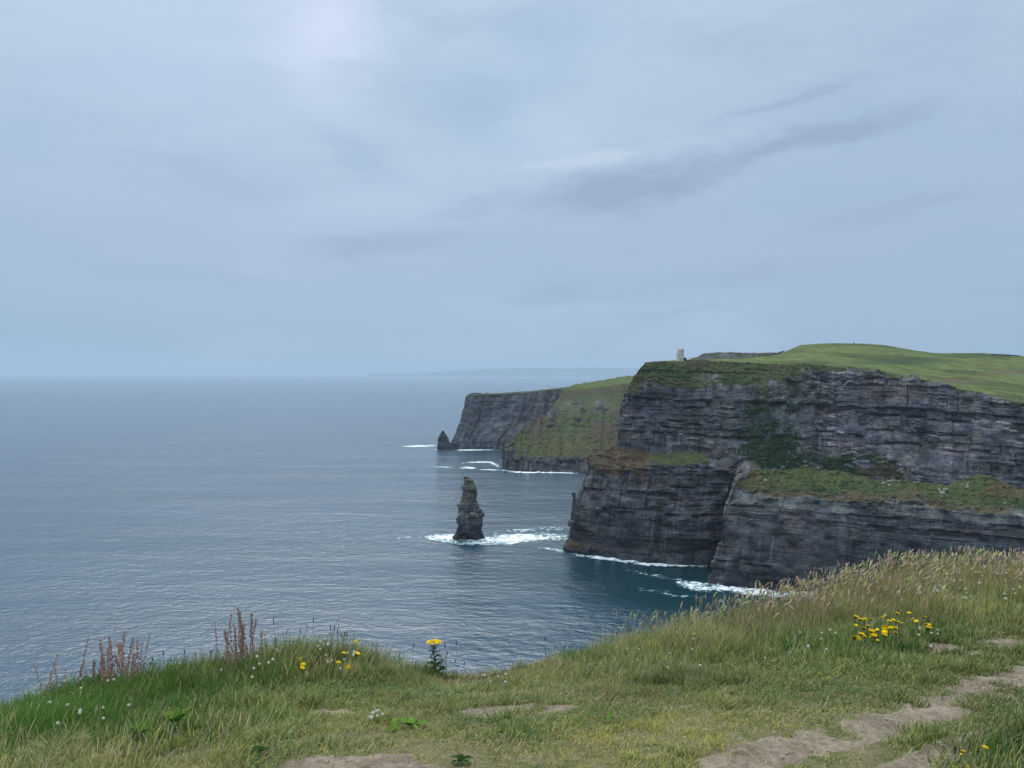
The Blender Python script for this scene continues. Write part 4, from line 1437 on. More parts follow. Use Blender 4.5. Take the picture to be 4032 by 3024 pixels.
# ---- feathery seed heads over the long grass
def seed_heads(n, want, name, label, hmul, colr, head_len, head_r):
    X, Y = scatter(n)
    cv = cover(X, Y)
    keep = (rng.random(len(X)) < want(X, Y, cv)) & (bare(X, Y) < 0.1)
    X, Y, cv = X[keep], Y[keep], cv[keep]
    n = len(X)
    hgt = (cv[:, 0] * hmul + 0.05) * rng.uniform(0.8, 1.3, n)
    la = rng.normal(0.1, 0.9, n)
    lean = rng.uniform(0.0, 0.35, n)
    z = ground(X, Y)
    hl = head_len * rng.uniform(0.7, 1.3, n)
    col = np.where((rng.random(n) < 0.3)[:, None], G_OLIVE * 1.7, colr) * rng.uniform(0.6, 1.25, (n, 1)) * (1 + 0.2 * rng.normal(0, 1, (n, 3)) * np.array([.3, .2, .3]))
    V, C = [], []
    prof = [(0.0, 0.0009), (0.55, 0.0008), (0.0, 0), (0, 0), (0, 0)]
    # path points: base, two along the stem, then the head (swelling) and tip
    tt = [0.0, 0.5, 1.0]
    pts = []
    d = np.stack([np.cos(la), np.sin(la)], -1)
    for t in tt:
        p = np.stack([X, Y, z], -1)
        p[:, :2] += d * (hgt * lean * t ** 1.6)[:, None]
        p[:, 2] += hgt * t * (1 - 0.2 * lean * t)
        pts.append(p)
    dirv = pts[2] - pts[1]
    dirv[:, :2] *= 1.5
    dirv /= np.linalg.norm(dirv, axis=1, keepdims=True)
    droop = (rng.random(n) ** 2 * 0.6)[:, None]
    for t in (0.35, 0.7, 1.0):
        p = pts[2] + dirv * (hl * t)[:, None]
        p[:, :2] += d * hl[:, None] * droop * t * t
        p[:, 2] -= (hl * t * t)[:, None][:, 0] * droop[:, 0] * 0.5
        pts.append(p)
    rad = [0.0011, 0.0010, 0.0012, head_r, head_r * 0.85, 0.0006]
    cols = [G_OLIVE * 1.1, G_STRAW * 0.7, None, None, None, None]
    ring = []
    for k, p in enumerate(pts):
        for j in range(3):
            a = j * 2.094 + k * 0.7
            o = np.stack([np.cos(a) * np.ones(n), np.sin(a) * np.ones(n), np.zeros(n)], -1)
            sc_ = rad[k] * (rng.uniform(0.6, 1.4, (n, 1)) if k in (3, 4) else 1)
            V.append(p + o * sc_)
            C.append(np.broadcast_to(cols[k], (n, 3)) if cols[k] is not None else col)
    V = np.stack(V, 1)
    C = np.stack(C, 1)
    m = V.shape[1]
    i = np.arange(n)[:, None] * m
    q = []
    for k in range(5):
        for j in range(3):
            a, b = 3 * k + j, 3 * k + (j + 1) % 3
            q.append(i + np.array([[a, b, b + 3, a + 3]]))
    tag(mesh_np(name, V, [np.concatenate(q)], M_GRASS, {'Col': C.reshape(-1, 3)}), label, 'grass', kind='stuff')


FOG = np.array([0.55, 0.45, 0.32])
seed_heads(150000, lambda X, Y, cv: sst(cv[:, 3], 0.25, 0.75) * sst(cv[:, 0], 0.12, 0.20) * 0.34 * sst(X, -0.2, 1.6),
           'seed_head_grass', 'pale feathery seed heads standing over the long grass on the right', 1.02, FOG * 1.08, 0.066, 0.0068)
seed_heads(55000, lambda X, Y, cv: sst(cv[:, 3], 0.2, 0.6) * sst(cv[:, 0], 0.12, 0.2) * 0.10,
           'seed_head_grass', 'pinkish brown seed heads scattered through the long grass', 1.1, np.array([0.32, 0.21, 0.15]), 0.05, 0.004)


# ================================================================== flowers and plants of the clifftop, one by one
def tube(pts, rad, sides=5):
    """tapering tube through pts; returns V, quads"""
    pts = np.array(pts, float)
    n = len(pts)
    rad = np.broadcast_to(rad, (n,)) if np.ndim(rad) < 1 or len(np.atleast_1d(rad)) == 1 else np.asarray(rad)
    tan = np.gradient(pts, axis=0)
    tan /= np.linalg.norm(tan, axis=1, keepdims=True) + 1e-9
    up = np.array([0.31, 0.95, 0.05])
    s = np.cross(tan, up)
    s /= np.linalg.norm(s, axis=1, keepdims=True) + 1e-9
    b = np.cross(tan, s)
    th = np.arange(sides) * 2 * math.pi / sides
    V = pts[:, None] + rad[:, None, None] * (np.cos(th)[None, :, None] * s[:, None] + np.sin(th)[None, :, None] * b[:, None])
    a = np.arange(n * sides).reshape(n, sides)
    c = np.roll(a, -1, 1)
    q = np.stack([a[:-1], c[:-1], c[1:], a[1:]], -1).reshape(-1, 4)
    return V.reshape(-1, 3), q


class MB:
    def __init__(self):
        self.V, self.Q, self.T, self.n = [], [], [], 0

    def add(self, V, q=None, tr=None):
        V = np.asarray(V, float)
        self.V.append(V)
        if q is not None and len(q):
            self.Q.append(np.asarray(q) + self.n)
        if tr is not None and len(tr):
            self.T.append(np.asarray(tr) + self.n)
        self.n += len(V)
        return self

    def tube(self, pts, rad, sides=5):
        return self.add(*tube(pts, rad, sides))

    def ball(self, c, r, nu=7, nv=5, sq=(1, 1, 1), jit=0.0):
        th = np.linspace(0, 2 * math.pi, nu, endpoint=False)
        ph = np.linspace(0.02, math.pi - 0.02, nv)
        P = np.stack([np.outer(np.sin(ph), np.cos(th)), np.outer(np.sin(ph), np.sin(th)), np.outer(np.cos(ph), np.ones(nu))], -1)
        P = P * (1 + jit * rng.normal(0, 1, P.shape[:2] + (1,)))
        P = P * r * np.array(sq) + np.asarray(c)
        a = np.arange(nu * nv).reshape(nv, nu)
        b = np.roll(a, -1, 1)
        return self.add(P.reshape(-1, 3), np.stack([a[:-1], a[1:], b[1:], b[:-1]], -1).reshape(-1, 4))

    def leaf(self, p, dir_, L, wd, droop=0.4, n=5, up=0.6):
        """a folded blade-shaped leaf"""
        d = np.array([math.cos(dir_), math.sin(dir_), 0])
        s = np.array([-d[1], d[0], 0])
        V, q = [], []
        for k in range(n + 1):
            t = k / n
            c = np.asarray(p) + d * L * t * 0.9 + np.array([0, 0, L * (up * t - droop * t * t)])
            wv = wd * math.sin(math.pi * min(0.97, t * 0.9 + 0.08)) ** 0.8
            V += [c - s * wv + np.array([0, 0, wv * .35]), c, c + s * wv + np.array([0, 0, wv * .35])]
            if k:
                a = 3 * (k - 1)
                q += [[a, a + 1, a + 4, a + 3], [a + 1, a + 2, a + 5, a + 4]]
        return self.add(V, q)

    def box(self, c, s, rz=0.0):
        c, s = np.asarray(c, float), np.asarray(s, float) / 2
        P = np.array([[x, y, z] for z in (-1, 1) for y in (-1, 1) for x in (-1, 1)], float) * s
        ca, sa = math.cos(rz), math.sin(rz)
        P[:, :2] = P[:, :2] @ np.array([[ca, sa], [-sa, ca]])
        return self.add(P + c, [[0, 2, 3, 1], [4, 5, 7, 6], [0, 1, 5, 4], [2, 6, 7, 3], [0, 4, 6, 2], [1, 3, 7, 5]])

    def build(self, name, mat, parent=None, smooth=False):
        f = []
        if self.Q:
            f.append(np.concatenate(self.Q))
        if self.T:
            f.append(np.concatenate(self.T))
        return mesh_np(name, np.concatenate(self.V), f, mat, parent=parent, smooth=smooth)


def empty(name, loc, rz=0.0):
    o = bpy.data.objects.new(name, None)
    o.empty_display_size = 0.1
    o.location = loc
    o.rotation_euler = (0, 0, rz)
    return link(o)


def copy_tree(o, parent=None):
    c = o.copy()
    link(c)
    if parent is not None:
        c.parent = parent
    for ch in list(o.children):
        copy_tree(ch, c)
    return c


def leafy(name, col, vary=0.3, scale=30, trans=0.3):
    m, t, out = new_mat(name)
    pos = t.new('ShaderNodeTexCoord').outputs['Object']
    n = t.noise(pos, scale, 3, 0.6)
    info = t.new('ShaderNodeObjectInfo').outputs['Random']
    c = t.mix(t.mapr(n, 0.3, 0.7), tuple(k * (1 - vary) for k in col), tuple(k * (1 + vary) for k in col))
    vm = t.new('ShaderNodeVectorMath', operation='SCALE')
    t.l.new(c, vm.inputs[0])
    t.l.new(t.mapr(info, 0, 1, 0.8, 1.2, False), vm.inputs['Scale'])
    d = t.new('ShaderNodeBsdfDiffuse')
    t.l.new(vm.outputs[0], d.inputs[0])
    tr = t.new('ShaderNodeBsdfTranslucent')
    t.l.new(vm.outputs[0], tr.inputs[0])
    ms = t.new('ShaderNodeMixShader')
    ms.inputs[0].default_value = trans
    t.l.new(d.outputs[0], ms.inputs[1])
    t.l.new(tr.outputs[0], ms.inputs[2])
    t.l.new(ms.outputs[0], out.inputs[0])
    return m


M_STEM = leafy('green_stem', (0.07, 0.11, 0.035))
M_LEAF = leafy('weed_leaf', (0.125, 0.225, 0.04))
M_LEAFD = leafy('dark_leaf', (0.040, 0.085, 0.026))
M_YEL = leafy('yellow_petals', (0.86, 0.60, 0.012), 0.15, 60, 0.25)
M_WHITE = leafy('white_clover', (0.66, 0.66, 0.54), 0.2, 90, 0.2)
M_SORREL = leafy('sorrel_seed', (0.46, 0.27, 0.21), 0.35, 50, 0.2)
M_SORS = leafy('sorrel_stem', (0.34, 0.25, 0.16), 0.3, 20, 0.1)
M_PLANT = leafy('plantain_head', (0.055, 0.036, 0.030), 0.3, 90, 0.0)
M_STRAWS = leafy('dry_stalk', (0.36, 0.31, 0.18), 0.2, 30, 0.2)


# ---- yellow daisy heads
def daisy_head(r, seed):
    """flat-topped head of strap petals round a domed middle, centred on the origin"""
    rr = np.random.default_rng(seed)
    m = MB()
    m.ball((0, 0, 0.002), r * 0.42, 8, 5, (1, 1, 0.45), 0.06)
    for ring, (n, L, tilt) in enumerate(((15, 1.0, 0.05), (12, 0.78, 0.30))):
        for k in range(n):
            a = 2 * math.pi * (k + rr.uniform(-.25, .25)) / n
            d = np.array([math.cos(a), math.sin(a)])
            s = np.array([-d[1], d[0]])
            l = r * L * rr.uniform(0.85, 1.1)
            w_ = r * 0.15
            z0, z1 = 0.002 + 0.0015 * ring, l * tilt * rr.uniform(0.4, 1.5) - 0.08 * l
            V = []
            for t, f in ((0.2, 0.6), (0.65, 1.0), (1.0, 0.7)):
                c = d * l * t
                zz_ = z0 + (z1 - z0) * t
                V += [[*(c - s * w_ * f), zz_], [*(c + s * w_ * f), zz_ + 0.0006]]
            m.add(V, [[0, 1, 3, 2], [2, 3, 5, 4]])
    return m


head_mesh = [daisy_head(0.021, s).build('flower_head', M_YEL).data for s in (1, 2, 3)]
for o in [o for o in sc.collection.objects if o.name.startswith('flower_head')]:
    bpy.data.objects.remove(o)
cup = MB().tube([(0, 0, -0.016), (0, 0, -0.010), (0, 0, -0.001)], [0.002, 0.007, 0.009], 7).build('calyx', M_STEM).data
for o in [o for o in sc.collection.objects if o.name.startswith('calyx')]:
    bpy.data.objects.remove(o)


def yellow_flower(px, py, dy, size, label, group, tiltx=None):
    """flower whose head shows at (px,py) on a stem rooted dy photo rows lower"""
    g = ghit(px + random.uniform(-18, 18), min(py + dy, 3060))
    top = np.array([(px - CX) / F * g[1], g[1], H - (py - HY) / F * g[1]])
    top -= g
    top[2] = max(top[2], 0.03)
    r_ = empty('yellow_flower', g)
    tag(r_, label, 'flower', group)
    bow = np.array([random.uniform(-.015, .015), random.uniform(-.015, .015), 0])
    MB().tube([(0, 0, -0.01), top * 0.5 + bow, top - np.array([0, 0, 0.012])], [0.0016, 0.0014, 0.0012], 5).build('stem', M_STEM, r_)
    h = bpy.data.objects.new('flower_head', random.choice(head_mesh))
    link(h, r_)
    h.location = top
    h.scale = (size,) * 3
    h.rotation_euler = ((random.uniform(-.25, .45) if tiltx is None else tiltx), random.uniform(-.25, .25), random.uniform(0, 6))
    c_ = bpy.data.objects.new('calyx', cup)
    link(c_, h)
    return r_


RIGHT_FL = [(340, 225, 130), (440, 275, 120), (530, 280, 80), (635, 280, 130), (830, 245, 60), (900, 235, 100), (990, 310, 90), (1070, 295, 80), (1165, 330, 70),
            (1225, 350, 45), (1210, 300, 45), (1140, 160, 90), (1370, 160, 90), (1430, 280, 60), (1515, 320, 85), (1675, 240, 80), (1710, 375, 90), (1770, 385, 55),
            (1735, 440, 160), (580, 405, 90), (505, 455, 100), (650, 505, 110), (755, 485, 70), (905, 440, 120), (905, 480, 100), (1015, 445, 100), (1115, 445, 95),
            (1110, 545, 100), (900, 530, 95), (860, 570, 60), (915, 585, 65), (690, 590, 130), (640, 625, 80), (450, 565, 110), (305, 640, 125), (410, 650, 90),
            (510, 615, 80), (350, 400, 60), (765, 690, 55)]
for x, y, wz in RIGHT_FL:
    px, py = 3300 + x * .2034, 2380 + y * .2034
    lab = 'yellow daisy flower in the dense clump left of the dirt path' if px < 3570 else 'yellow daisy flower on the thinner right side of the clump by the path'
    tilt = 1.0 if (x, y) in ((305, 640), (410, 650), (905, 440), (905, 480), (900, 235)) else None
    yellow_flower(px, py, random.uniform(70, 120), wz / 100 * 1.12, lab, 'yellow flowers in the clump by the path', tilt)
yellow_flower(3411, 2570, 40, 0.6, 'single low yellow flower in the grass below the big yellow clump', None, 0.7)
for x, y, s_ in ((1180, 2594, .8), (1184, 2604, .8), (1193, 2615, 1.0), (1191, 2629, .9)):
    yellow_flower(x, y, random.uniform(50, 70), s_, 'yellow flower in the small bunch left of the grassy hump', 'yellow flowers of the small left bunch')
for x, y, s_, lab in ((1400, 2526, 1.0, 'topmost yellow flower on the dark grass hump by the brink'), (1354, 2570, .85, 'small yellow flower just left of the widest head on the hump'),
                      (1403, 2573, 1.7, 'widest yellow flower on the dark grass hump'), (1284, 2601, .7, 'smallest yellow flower low on the hump, beside white clover'),
                      (1333, 2607, .9, 'yellow flower low on the hump above white clover'), (1372, 2626, .8, 'lowest yellow flower on the hump, tipped on its side'),
                      (2732, 2495, .8, 'lone yellow flower among long grass on the brink right of centre')):
    yellow_flower(x, y, random.uniform(55, 85), s_, lab, None, 1.2 if y == 2626 else None)
for x, y, s_, lab in ((3880, 2941, 1.05, 'wide open yellow flower on a leaning stem at the bottom right corner'), (3792, 2956, .8, 'yellow flower seen from the side at the near edge of the path'),
                      (3784, 2969, .5, 'half-open yellow bud tucked under a yellow flower by the path'), (3758, 3020, .75, 'yellow flower cut by the bottom edge, left of its twin'),
                      (3812, 3019, .75, 'yellow flower cut by the bottom edge, right of its twin')):
    yellow_flower(x, y, 110, s_ * .62, lab, None, 0.15)


# ---- ragwort standing alone on the brink
def ragwort(px, py_top, py_base, D, label):
    b = W(px, py_base, D)
    b[2] = min(b[2], ground(b[0], b[1]) + 0.0)
    hh_ = (W(px, py_top, D) - b)[2]
    r_ = empty('ragwort', b)
    tag(r_, label, 'plant')
    tip = np.array([0.0, 0, hh_])
    MB().tube([(0.02, 0, 0), (0.01, 0, hh_ * .4), (0, 0, hh_ * .75)], [0.005, 0.004, 0.003], 6).build('stem', M_STEM, r_)
    lf = MB()
    for k in range(36):
        t = ((k + 0.5) / 36) ** 1.35
        z = hh_ * (0.05 + 0.78 * t)
        a = k * 2.4
        L = (0.140 - 0.100 * t) * random.uniform(0.7, 1.2)
        p = (0.02 * (1 - t), 0, z)
        lf.leaf(p, a, L, L * 0.12, 0.5, 4, 0.55)
        for q in (0.45, 0.7):
            pp = np.array(p) + np.array([math.cos(a), math.sin(a), 0.3]) * L * q * .85
            lf.leaf(pp, a + 0.9, L * .38, L * .06, 0.3, 2, 0.3)
            lf.leaf(pp, a - 0.9, L * .38, L * .06, 0.3, 2, 0.3)
    lf.build('foliage', M_LEAFD, r_)
    st = MB()
    tops = []
    for k in range(17):
        a, q = k * 2.4, math.sqrt((k + .5) / 17)
        p = np.array([math.cos(a) * 0.060 * q, math.sin(a) * 0.050 * q, hh_ - 0.012 * q * q - random.uniform(0, .008)])
        st.tube([(0, 0, hh_ * random.uniform(.66, .8)), p * np.array([.7, .7, 1]) - np.array([0, 0, .03]), p - np.array([0, 0, .006])], 0.0012, 4)
        tops.append(p)
    st.build('branch', M_STEM, r_)
    for p in tops:
        h = bpy.data.objects.new('flower_head', random.choice(head_mesh))
        link(h, r_)
        h.location = p
        h.scale = (0.78,) * 3
        h.rotation_euler = (random.uniform(-.2, .3), random.uniform(-.2, .2), random.uniform(0, 6))


ragwort(1707, 2522, 2668, 6.3, 'leafy ragwort with a flat yellow head standing alone in the dip of the brink')


# ---- white clover
cl = []
for s in range(4):
    rr = random.Random(s)
    m = MB()
    for k in range(16):
        a, z = k * 2.4, 1 - 2 * (k + .5) / 16
        q = math.sqrt(1 - z * z)
        m.ball((0.0062 * q * math.cos(a), 0.0062 * q * math.sin(a), 0.0055 * z), 0.0042, 5, 4, (1, 1, 1.1))
    o = m.build('clover_flower', M_WHITE)
    cl.append(o.data)
    bpy.data.objects.remove(o)
cl_stem = MB().tube([(0, 0, -0.07), (0.004, 0.002, -0.03), (0, 0, -0.004)], 0.0011, 4).build('stem', M_STEM)
CL_STEM = cl_stem.data
bpy.data.objects.remove(cl_stem)
CLV = [  # (box in the photo, how many, label, group)
    ((3590, 2330, 4030, 2430), 46, 'white clover flower in the green patch right of the yellow clump', 'white clover beyond the yellow clump'),
    ((3570, 2535, 3720, 2600), 11, 'white clover flower in dark grass between the yellow clump and the bare earth', 'white clover beside the bare earth'),
    ((3000, 2560, 3300, 2640), 9, 'white clover flower scattered below the tall grass left of the yellow clump', 'white clover left of the yellow clump'),
    ((2420, 2570, 2760, 2740), 9, 'white clover flower in the middle of the grassy bank right of centre', 'white clover on the middle bank'),
    ((1860, 2690, 2020, 2740), 7, 'white clover flower on the short turf above the small bare patch', 'white clover above the bare patch'),
    ((1455, 2845, 1520, 2885), 7, 'white clover flower of the tight bunch on the trodden turf in the foreground', 'white clover bunch in the foreground'),
    ((1210, 2610, 1430, 2700), 20, 'white clover flower below the yellow flowers on the hump', 'white clover below the hump'),
    ((820, 2610, 1100, 2780), 16, 'white clover flower on the green slope left of the hump', 'white clover left of the hump'),
    ((180, 2680, 560, 2830), 14, 'white clover flower in the deep green grass below the red sorrel', 'white clover below the sorrel'),
    ((150, 2860, 560, 2960), 9, 'white clover flower in the lower left grass near the bottom edge', 'white clover at the lower left'),
]
for (x0, y0, x1, y1), n, lab, grp in CLV:
    for k in range(n):
        px, py = random.uniform(x0, x1), random.uniform(y0, y1)
        g = ghit(px, py)
        up = float(np.clip(cover(np.array([g[0]]), np.array([g[1]]))[0, 0] * 1.0 + 0.02, 0.04, 0.20))
        o = bpy.data.objects.new('clover_flower', random.choice(cl))
        link(o)
        o.location = g + np.array([0, 0, up])
        s_ = random.uniform(0.75, 1.2) * (1.12 if y0 < 2500 else 1.0)
        o.scale = (s_, s_, s_)
        o.rotation_euler = (random.uniform(-.4, .4), random.uniform(-.4, .4), random.uniform(0, 6))
        tag(o, lab, 'flower', grp)
        c_ = bpy.data.objects.new('stem', CL_STEM)
        link(c_, o)
        c_.scale = (1, 1, (up + 0.01) / 0.07 / s_)


# ---- sorrel: rusty seed spikes on thin stalks
def sorrel_proto(seed, dense):
    rr = random.Random(seed)
    r_ = empty('sorrel', (0, 0, 0))
    bow = rr.uniform(-.2, .2)
    pts = [(bow * t * t, 0.02 * math.sin(t * 3), t) for t in np.linspace(0, 1, 8)]
    MB().tube(pts, np.linspace(0.0065, 0.003, 8), 5).build('stem', M_SORS, r_)
    m = MB()
    for t in np.arange(0.30, 1.0, 0.038 if dense else 0.06):
        for k in range(4 if dense else 2):
            a = rr.uniform(0, 6.28)
            q = (0.060 if dense else 0.040) * (1.15 - 0.6 * t) * rr.uniform(.3, 1)
            m.ball((bow * t * t + q * math.cos(a), 0.02 * math.sin(t * 3) + q * math.sin(a), t + rr.uniform(-.012, .012)), 0.013 * rr.uniform(.7, 1.4), 5, 4, (1, 1, 1.3))
    m.build('seed_spike', M_SORREL, r_)
    return r_


protos = [sorrel_proto(k, k in (0, 2)) for k in range(5)]
SOR = [(378, 2552, 0), (392, 2560, 1), (410, 2523, 0), (421, 2560, 2), (452, 2512, 1), (462, 2535, 0), (471, 2497, 2), (483, 2510, 1), (494, 2503, 0), (509, 2537, 1),
       (527, 2516, 2), (535, 2512, 0), (551, 2492, 1), (545, 2530, 2), (440, 2545, 2), (500, 2530, 1), (400, 2590, 1)]
SOR2 = [(158, 2581, 3), (178, 2602, 4), (221, 2597, 3), (300, 2495, 4), (312, 2600, 3), (330, 2622, 4), (250, 2640, 3), (345, 2640, 3), (290, 2640, 4), (200, 2650, 3)]
SOR3 = [(876, 2420, 0), (896, 2450, 1), (928, 2438, 2), (955, 2420, 0), (978, 2391, 1), (1008, 2417, 2), (999, 2447, 0), (940, 2470, 1), (968, 2450, 2), (885, 2470, 2),
        (1030, 2490, 0), (915, 2480, 0)]
used = [False] * 5


def place_sorrel(px, py, k, lab, grp, lean):
    xb = px + random.uniform(-12, 12) + lean
    e = None
    D = 5.5
    for _ in range(4):
        X = (xb - CX) / F * D
        D = float(edge_y(X)) + random.uniform(-0.45, -0.05)
    X = (xb - CX) / F * D
    z = float(ground(X, D))
    top = H - (py - HY) / F * D
    hh_ = max(top - z, 0.12)
    if used[k]:
        o = copy_tree(protos[k])
    else:
        o, used[k] = protos[k], True
    o.location = (X, D, z)
    s_ = hh_
    o.scale = (0.34, 0.34, s_)
    o.rotation_euler = (random.uniform(-.12, .12), random.uniform(-.13, .13) + (px - xb) / F * D / s_, random.uniform(0, 6))
    tag(o, lab, 'plant', grp)


SOR += [(x + random.uniform(-14, 14), y + random.uniform(10, 60), 0) for x, y, _ in SOR[::3]]
SOR3 += [(x + random.uniform(-14, 14), y + random.uniform(10, 50), 0) for x, y, _ in SOR3[:3]]
for a in SOR:
    place_sorrel(a[0], a[1], random.randrange(5), 'rusty red sorrel spike in the dense stand at the left brink', 'sorrel in the dense left stand', 0)
for a in SOR2:
    place_sorrel(*a, 'thin brown sorrel stalk in the sparse row at the far left brink', 'thin sorrel at the far left', 0)
for a in SOR3:
    place_sorrel(a[0], a[1], random.randrange(5), 'tall brown sorrel spike in the stand left of the grassy hump', 'tall sorrel left of the hump', 0)
for k in range(5):
    if not used[k]:
        for ch in list(protos[k].children):
            bpy.data.objects.remove(ch)
        bpy.data.objects.remove(protos[k])

# ---- plantain: dark cigar heads on wiry stalks
pl = empty('plantain', (0, 0, 0))
MB().tube([(0, 0, 0), (0.03, 0, 0.5), (0, 0, 0.93)], 0.0035, 4).build('stem', M_STEM, pl)
MB().tube([(0, 0, 0.86), (0, 0, 0.89), (0, 0, 0.95), (0, 0, 1.0)], [0.004, 0.013, 0.012, 0.003], 6).build('flower_head', M_PLANT, pl)
PLT = [(1093, 2406), (1172, 2467), (1225, 2426), (1297, 2467), (1317, 2461), (1326, 2480), (1353, 2488), (1364, 2487), (1380, 2488), (1629, 2538), (1752, 2528), (1796, 2523),
       (1760, 2560), (1745, 2580), (1838, 2600), (1776, 2590), (2155, 2503), (620, 2580), (640, 2560), (690, 2590), (735, 2545), (780, 2560), (1090, 2500), (1150, 2520),
       (1190, 2500), (840, 2560), (590, 2600), (1060, 2530), (2450, 2470), (2480, 2460), (3050, 2440), (3075, 2420), (3110, 2445), (3140, 2460), (2440, 2490), (3180, 2470)]
first = True
for px, py in PLT:
    D = 6.0
    for _ in range(4):
        D = float(edge_y((px - CX) / F * D)) + random.uniform(-0.5, 0.05)
    X = (px - CX) / F * D
    z = float(ground(X, D))
    hh_ = max(H - (py - HY) / F * D - z, 0.14)
    o = pl if first else copy_tree(pl)
    first = False
    o.location = (X, D, z)
    o.scale = (0.30, 0.30, hh_)
    o.rotation_euler = (random.uniform(-.15, .15), random.uniform(-.2, .2), random.uniform(0, 6))
    if px > 2100:
        tag(o, 'dark plantain head rising from the tall grass on the right brink', 'plant', 'plantain on the right brink')
    elif px > 1580:
        tag(o, 'dark plantain head standing against the sea near the lone ragwort', 'plant', 'plantain near the ragwort')
    elif px > 1080:
        tag(o, 'dark plantain head sticking out above the grassy hump', 'plant', 'plantain on the hump')
    else:
        tag(o, 'dark plantain head between the two stands of sorrel', 'plant', 'plantain between the sorrel')
for px, py, b_, lab in ((3761, 2955, (3765, 3010), 'upright dark plantain head beside the yellow flower at the lower right'),
                        (3697, 3008, (3790, 3035), 'dark plantain head leaning left over the bare earth at the bottom edge'),
                        (3862, 2968, (3930, 3035), 'dark plantain head lying among grass below the wide yellow flower')):
    g = ghit(*b_) if b_[1] < 3024 else W(*b_, 3.3)
    top = W(px, py, g[1] - 0.02)
    r_ = empty('plantain', g)
    d = top - g
    MB().tube([(0, 0, -0.02), d * .5 + np.array([0, 0, .012]), d], 0.0012, 4).build('stem', M_STEM, r_)
    u_ = d - d * .5
    u_ /= np.linalg.norm(u_)
    MB().tube([d - u_ * .004, d + u_ * .004, d + u_ * .016, d + u_ * .022], [0.001, 0.0045, 0.004, 0.001], 6).build('flower_head', M_PLANT, r_)
    tag(r_, lab, 'plant')


# ---- broad-leaved weeds in the turf
def weed(px, py, n, L, lab, mat, wd=0.28, up=0.5, rise=0.0):
    g = ghit(px, py)
    r_ = empty('broad_leaf_weed', g, random.uniform(0, 6))
    tag(r_, lab, 'plant')
    for k in range(n):
        m = MB()
        l = L * random.uniform(.65, 1.15)
        m.leaf((random.uniform(-.2, .2) * L, random.uniform(-.2, .2) * L, 0.015 + rise), k * 2.4 + random.uniform(-.4, .4), l, l * wd, random.uniform(.3, .7), 6, up * random.uniform(.7, 1.5))
        m.build('leaf', mat, r_, True)


weed(690, 2895, 17, .075, 'large bright green leafy weed at the lower left', M_LEAF, .30, .9, .055)
weed(560, 2930, 10, .06, 'low leafy weed just left of the large bright green one', M_LEAF, .30, .8, .045)
weed(1000, 2985, 6, .075, 'dark leafy weed by the bottom edge left of the bare soil', M_LEAFD)
weed(1625, 2866, 7, .075, 'pale green leafy weed right of the clover bunch', M_LEAF)
weed(1560, 2880, 5, .06, 'small leafy weed between the clover bunch and the pale leafy one', M_LEAF)
weed(1810, 3010, 8, .06, 'flat leafy rosette at the bottom edge right of the bare soil', M_LEAFD, .2)
weed(2400, 2845, 7, .05, 'small bright leafy weed on the mossy turf right of the bare patch', M_LEAF)
weed(1175, 2780, 6, .06, 'small leafy weed left of the tiny brown patch', M_LEAFD)
weed(3120, 2590, 8, .13, 'broad arching weed leaves under the tall grass left of the yellow clump', M_LEAFD, .3, .8)
weed(3700, 2600, 6, .05, 'leafy weed on the tip of turf between the two bare patches', M_LEAF)
weed(3850, 2612, 6, .05, 'flat leafy weed on the turf tongue beside the path', M_LEAF)
weed(2750, 2620, 7, .06, 'dark leafy weed on the middle of the grassy bank', M_LEAFD)

for x_, y_ in ((3375, 2580), (3430, 2600), (3490, 2595), (3550, 2590), (3610, 2580)):
    weed(x_, y_, 14, .075, 'dark leafy growth under the heads of the yellow clump', M_LEAFD, .22, 1.0)
for o in sc.collection.objects:
    if o.get('label', '').startswith('dark leafy growth'):
        o['group'] = 'dark leafy growth under the yellow clump'

# ---- pebbles on the worn earth
pm = []
for s in range(3):
    m = MB().ball((0, 0, 0), 1.0, 9, 7, (1, .8, .45), 0.10)
    o = m.build('pebble', simple_mat('pebble_stone', (0.34, 0.31, 0.27), .9, .3, 3), None, True)
    pm.append(o.data)
    bpy.data.objects.remove(o)
cnt = 0
while cnt < 70:
    D = random.uniform(3.3, 6.2)
    X = random.uniform(0.6, .72) * D if cnt < 25 else random.uniform(0.2, .70) * D
    if bare(np.array([X]), np.array([D]))[0] < 0.75:
        continue
    o = link(bpy.data.objects.new('pebble', random.choice(pm)))
    s_ = random.uniform(.003, .010)
    o.location = (X, D, float(ground(X, D)) + .012 + .1 * s_)
    o.scale = (s_,) * 3
    o.rotation_euler = (0, 0, random.uniform(0, 6))
    tag(o, 'small pale pebble lying on the dirt path', 'pebble', 'pebbles on the dirt path')
    cnt += 1

# ================================================================== on the far cliffs
M_LIME = simple_mat('limewashed_stone', (0.62, 0.585, 0.52), .9, .12, 1.2)
M_WALL = simple_mat('dark_stone_wall', (0.085, 0.085, 0.088), .9, .35, 2.0)
M_DARKW = simple_mat('dark_window', (0.02, 0.022, 0.025), .5, .2, 2.0)
M_SLAB = simple_mat('pale_boulder', (0.30, 0.285, 0.25), .95, .3, 1.5)


def land_z(X, Y):
    d = (P_LAND[..., 0] - X) ** 2 + (P_LAND[..., 1] - Y) ** 2
    return float(P_LAND[..., 2].ravel()[np.argmin(d)])


TD = 872.0
tx = (2680.5 - CX) / F * TD
u = F / TD
tz = min(land_z(tx, TD), (H - (1418 - HY) / F * TD)) - 0.2
top_z = H - (1374.5 - HY) / F * TD - tz
tw = empty('tower', (tx, TD, tz), R(8))
tag(tw, 'pale round-cornered stone tower with a lower turret on the cliff edge', 'tower')


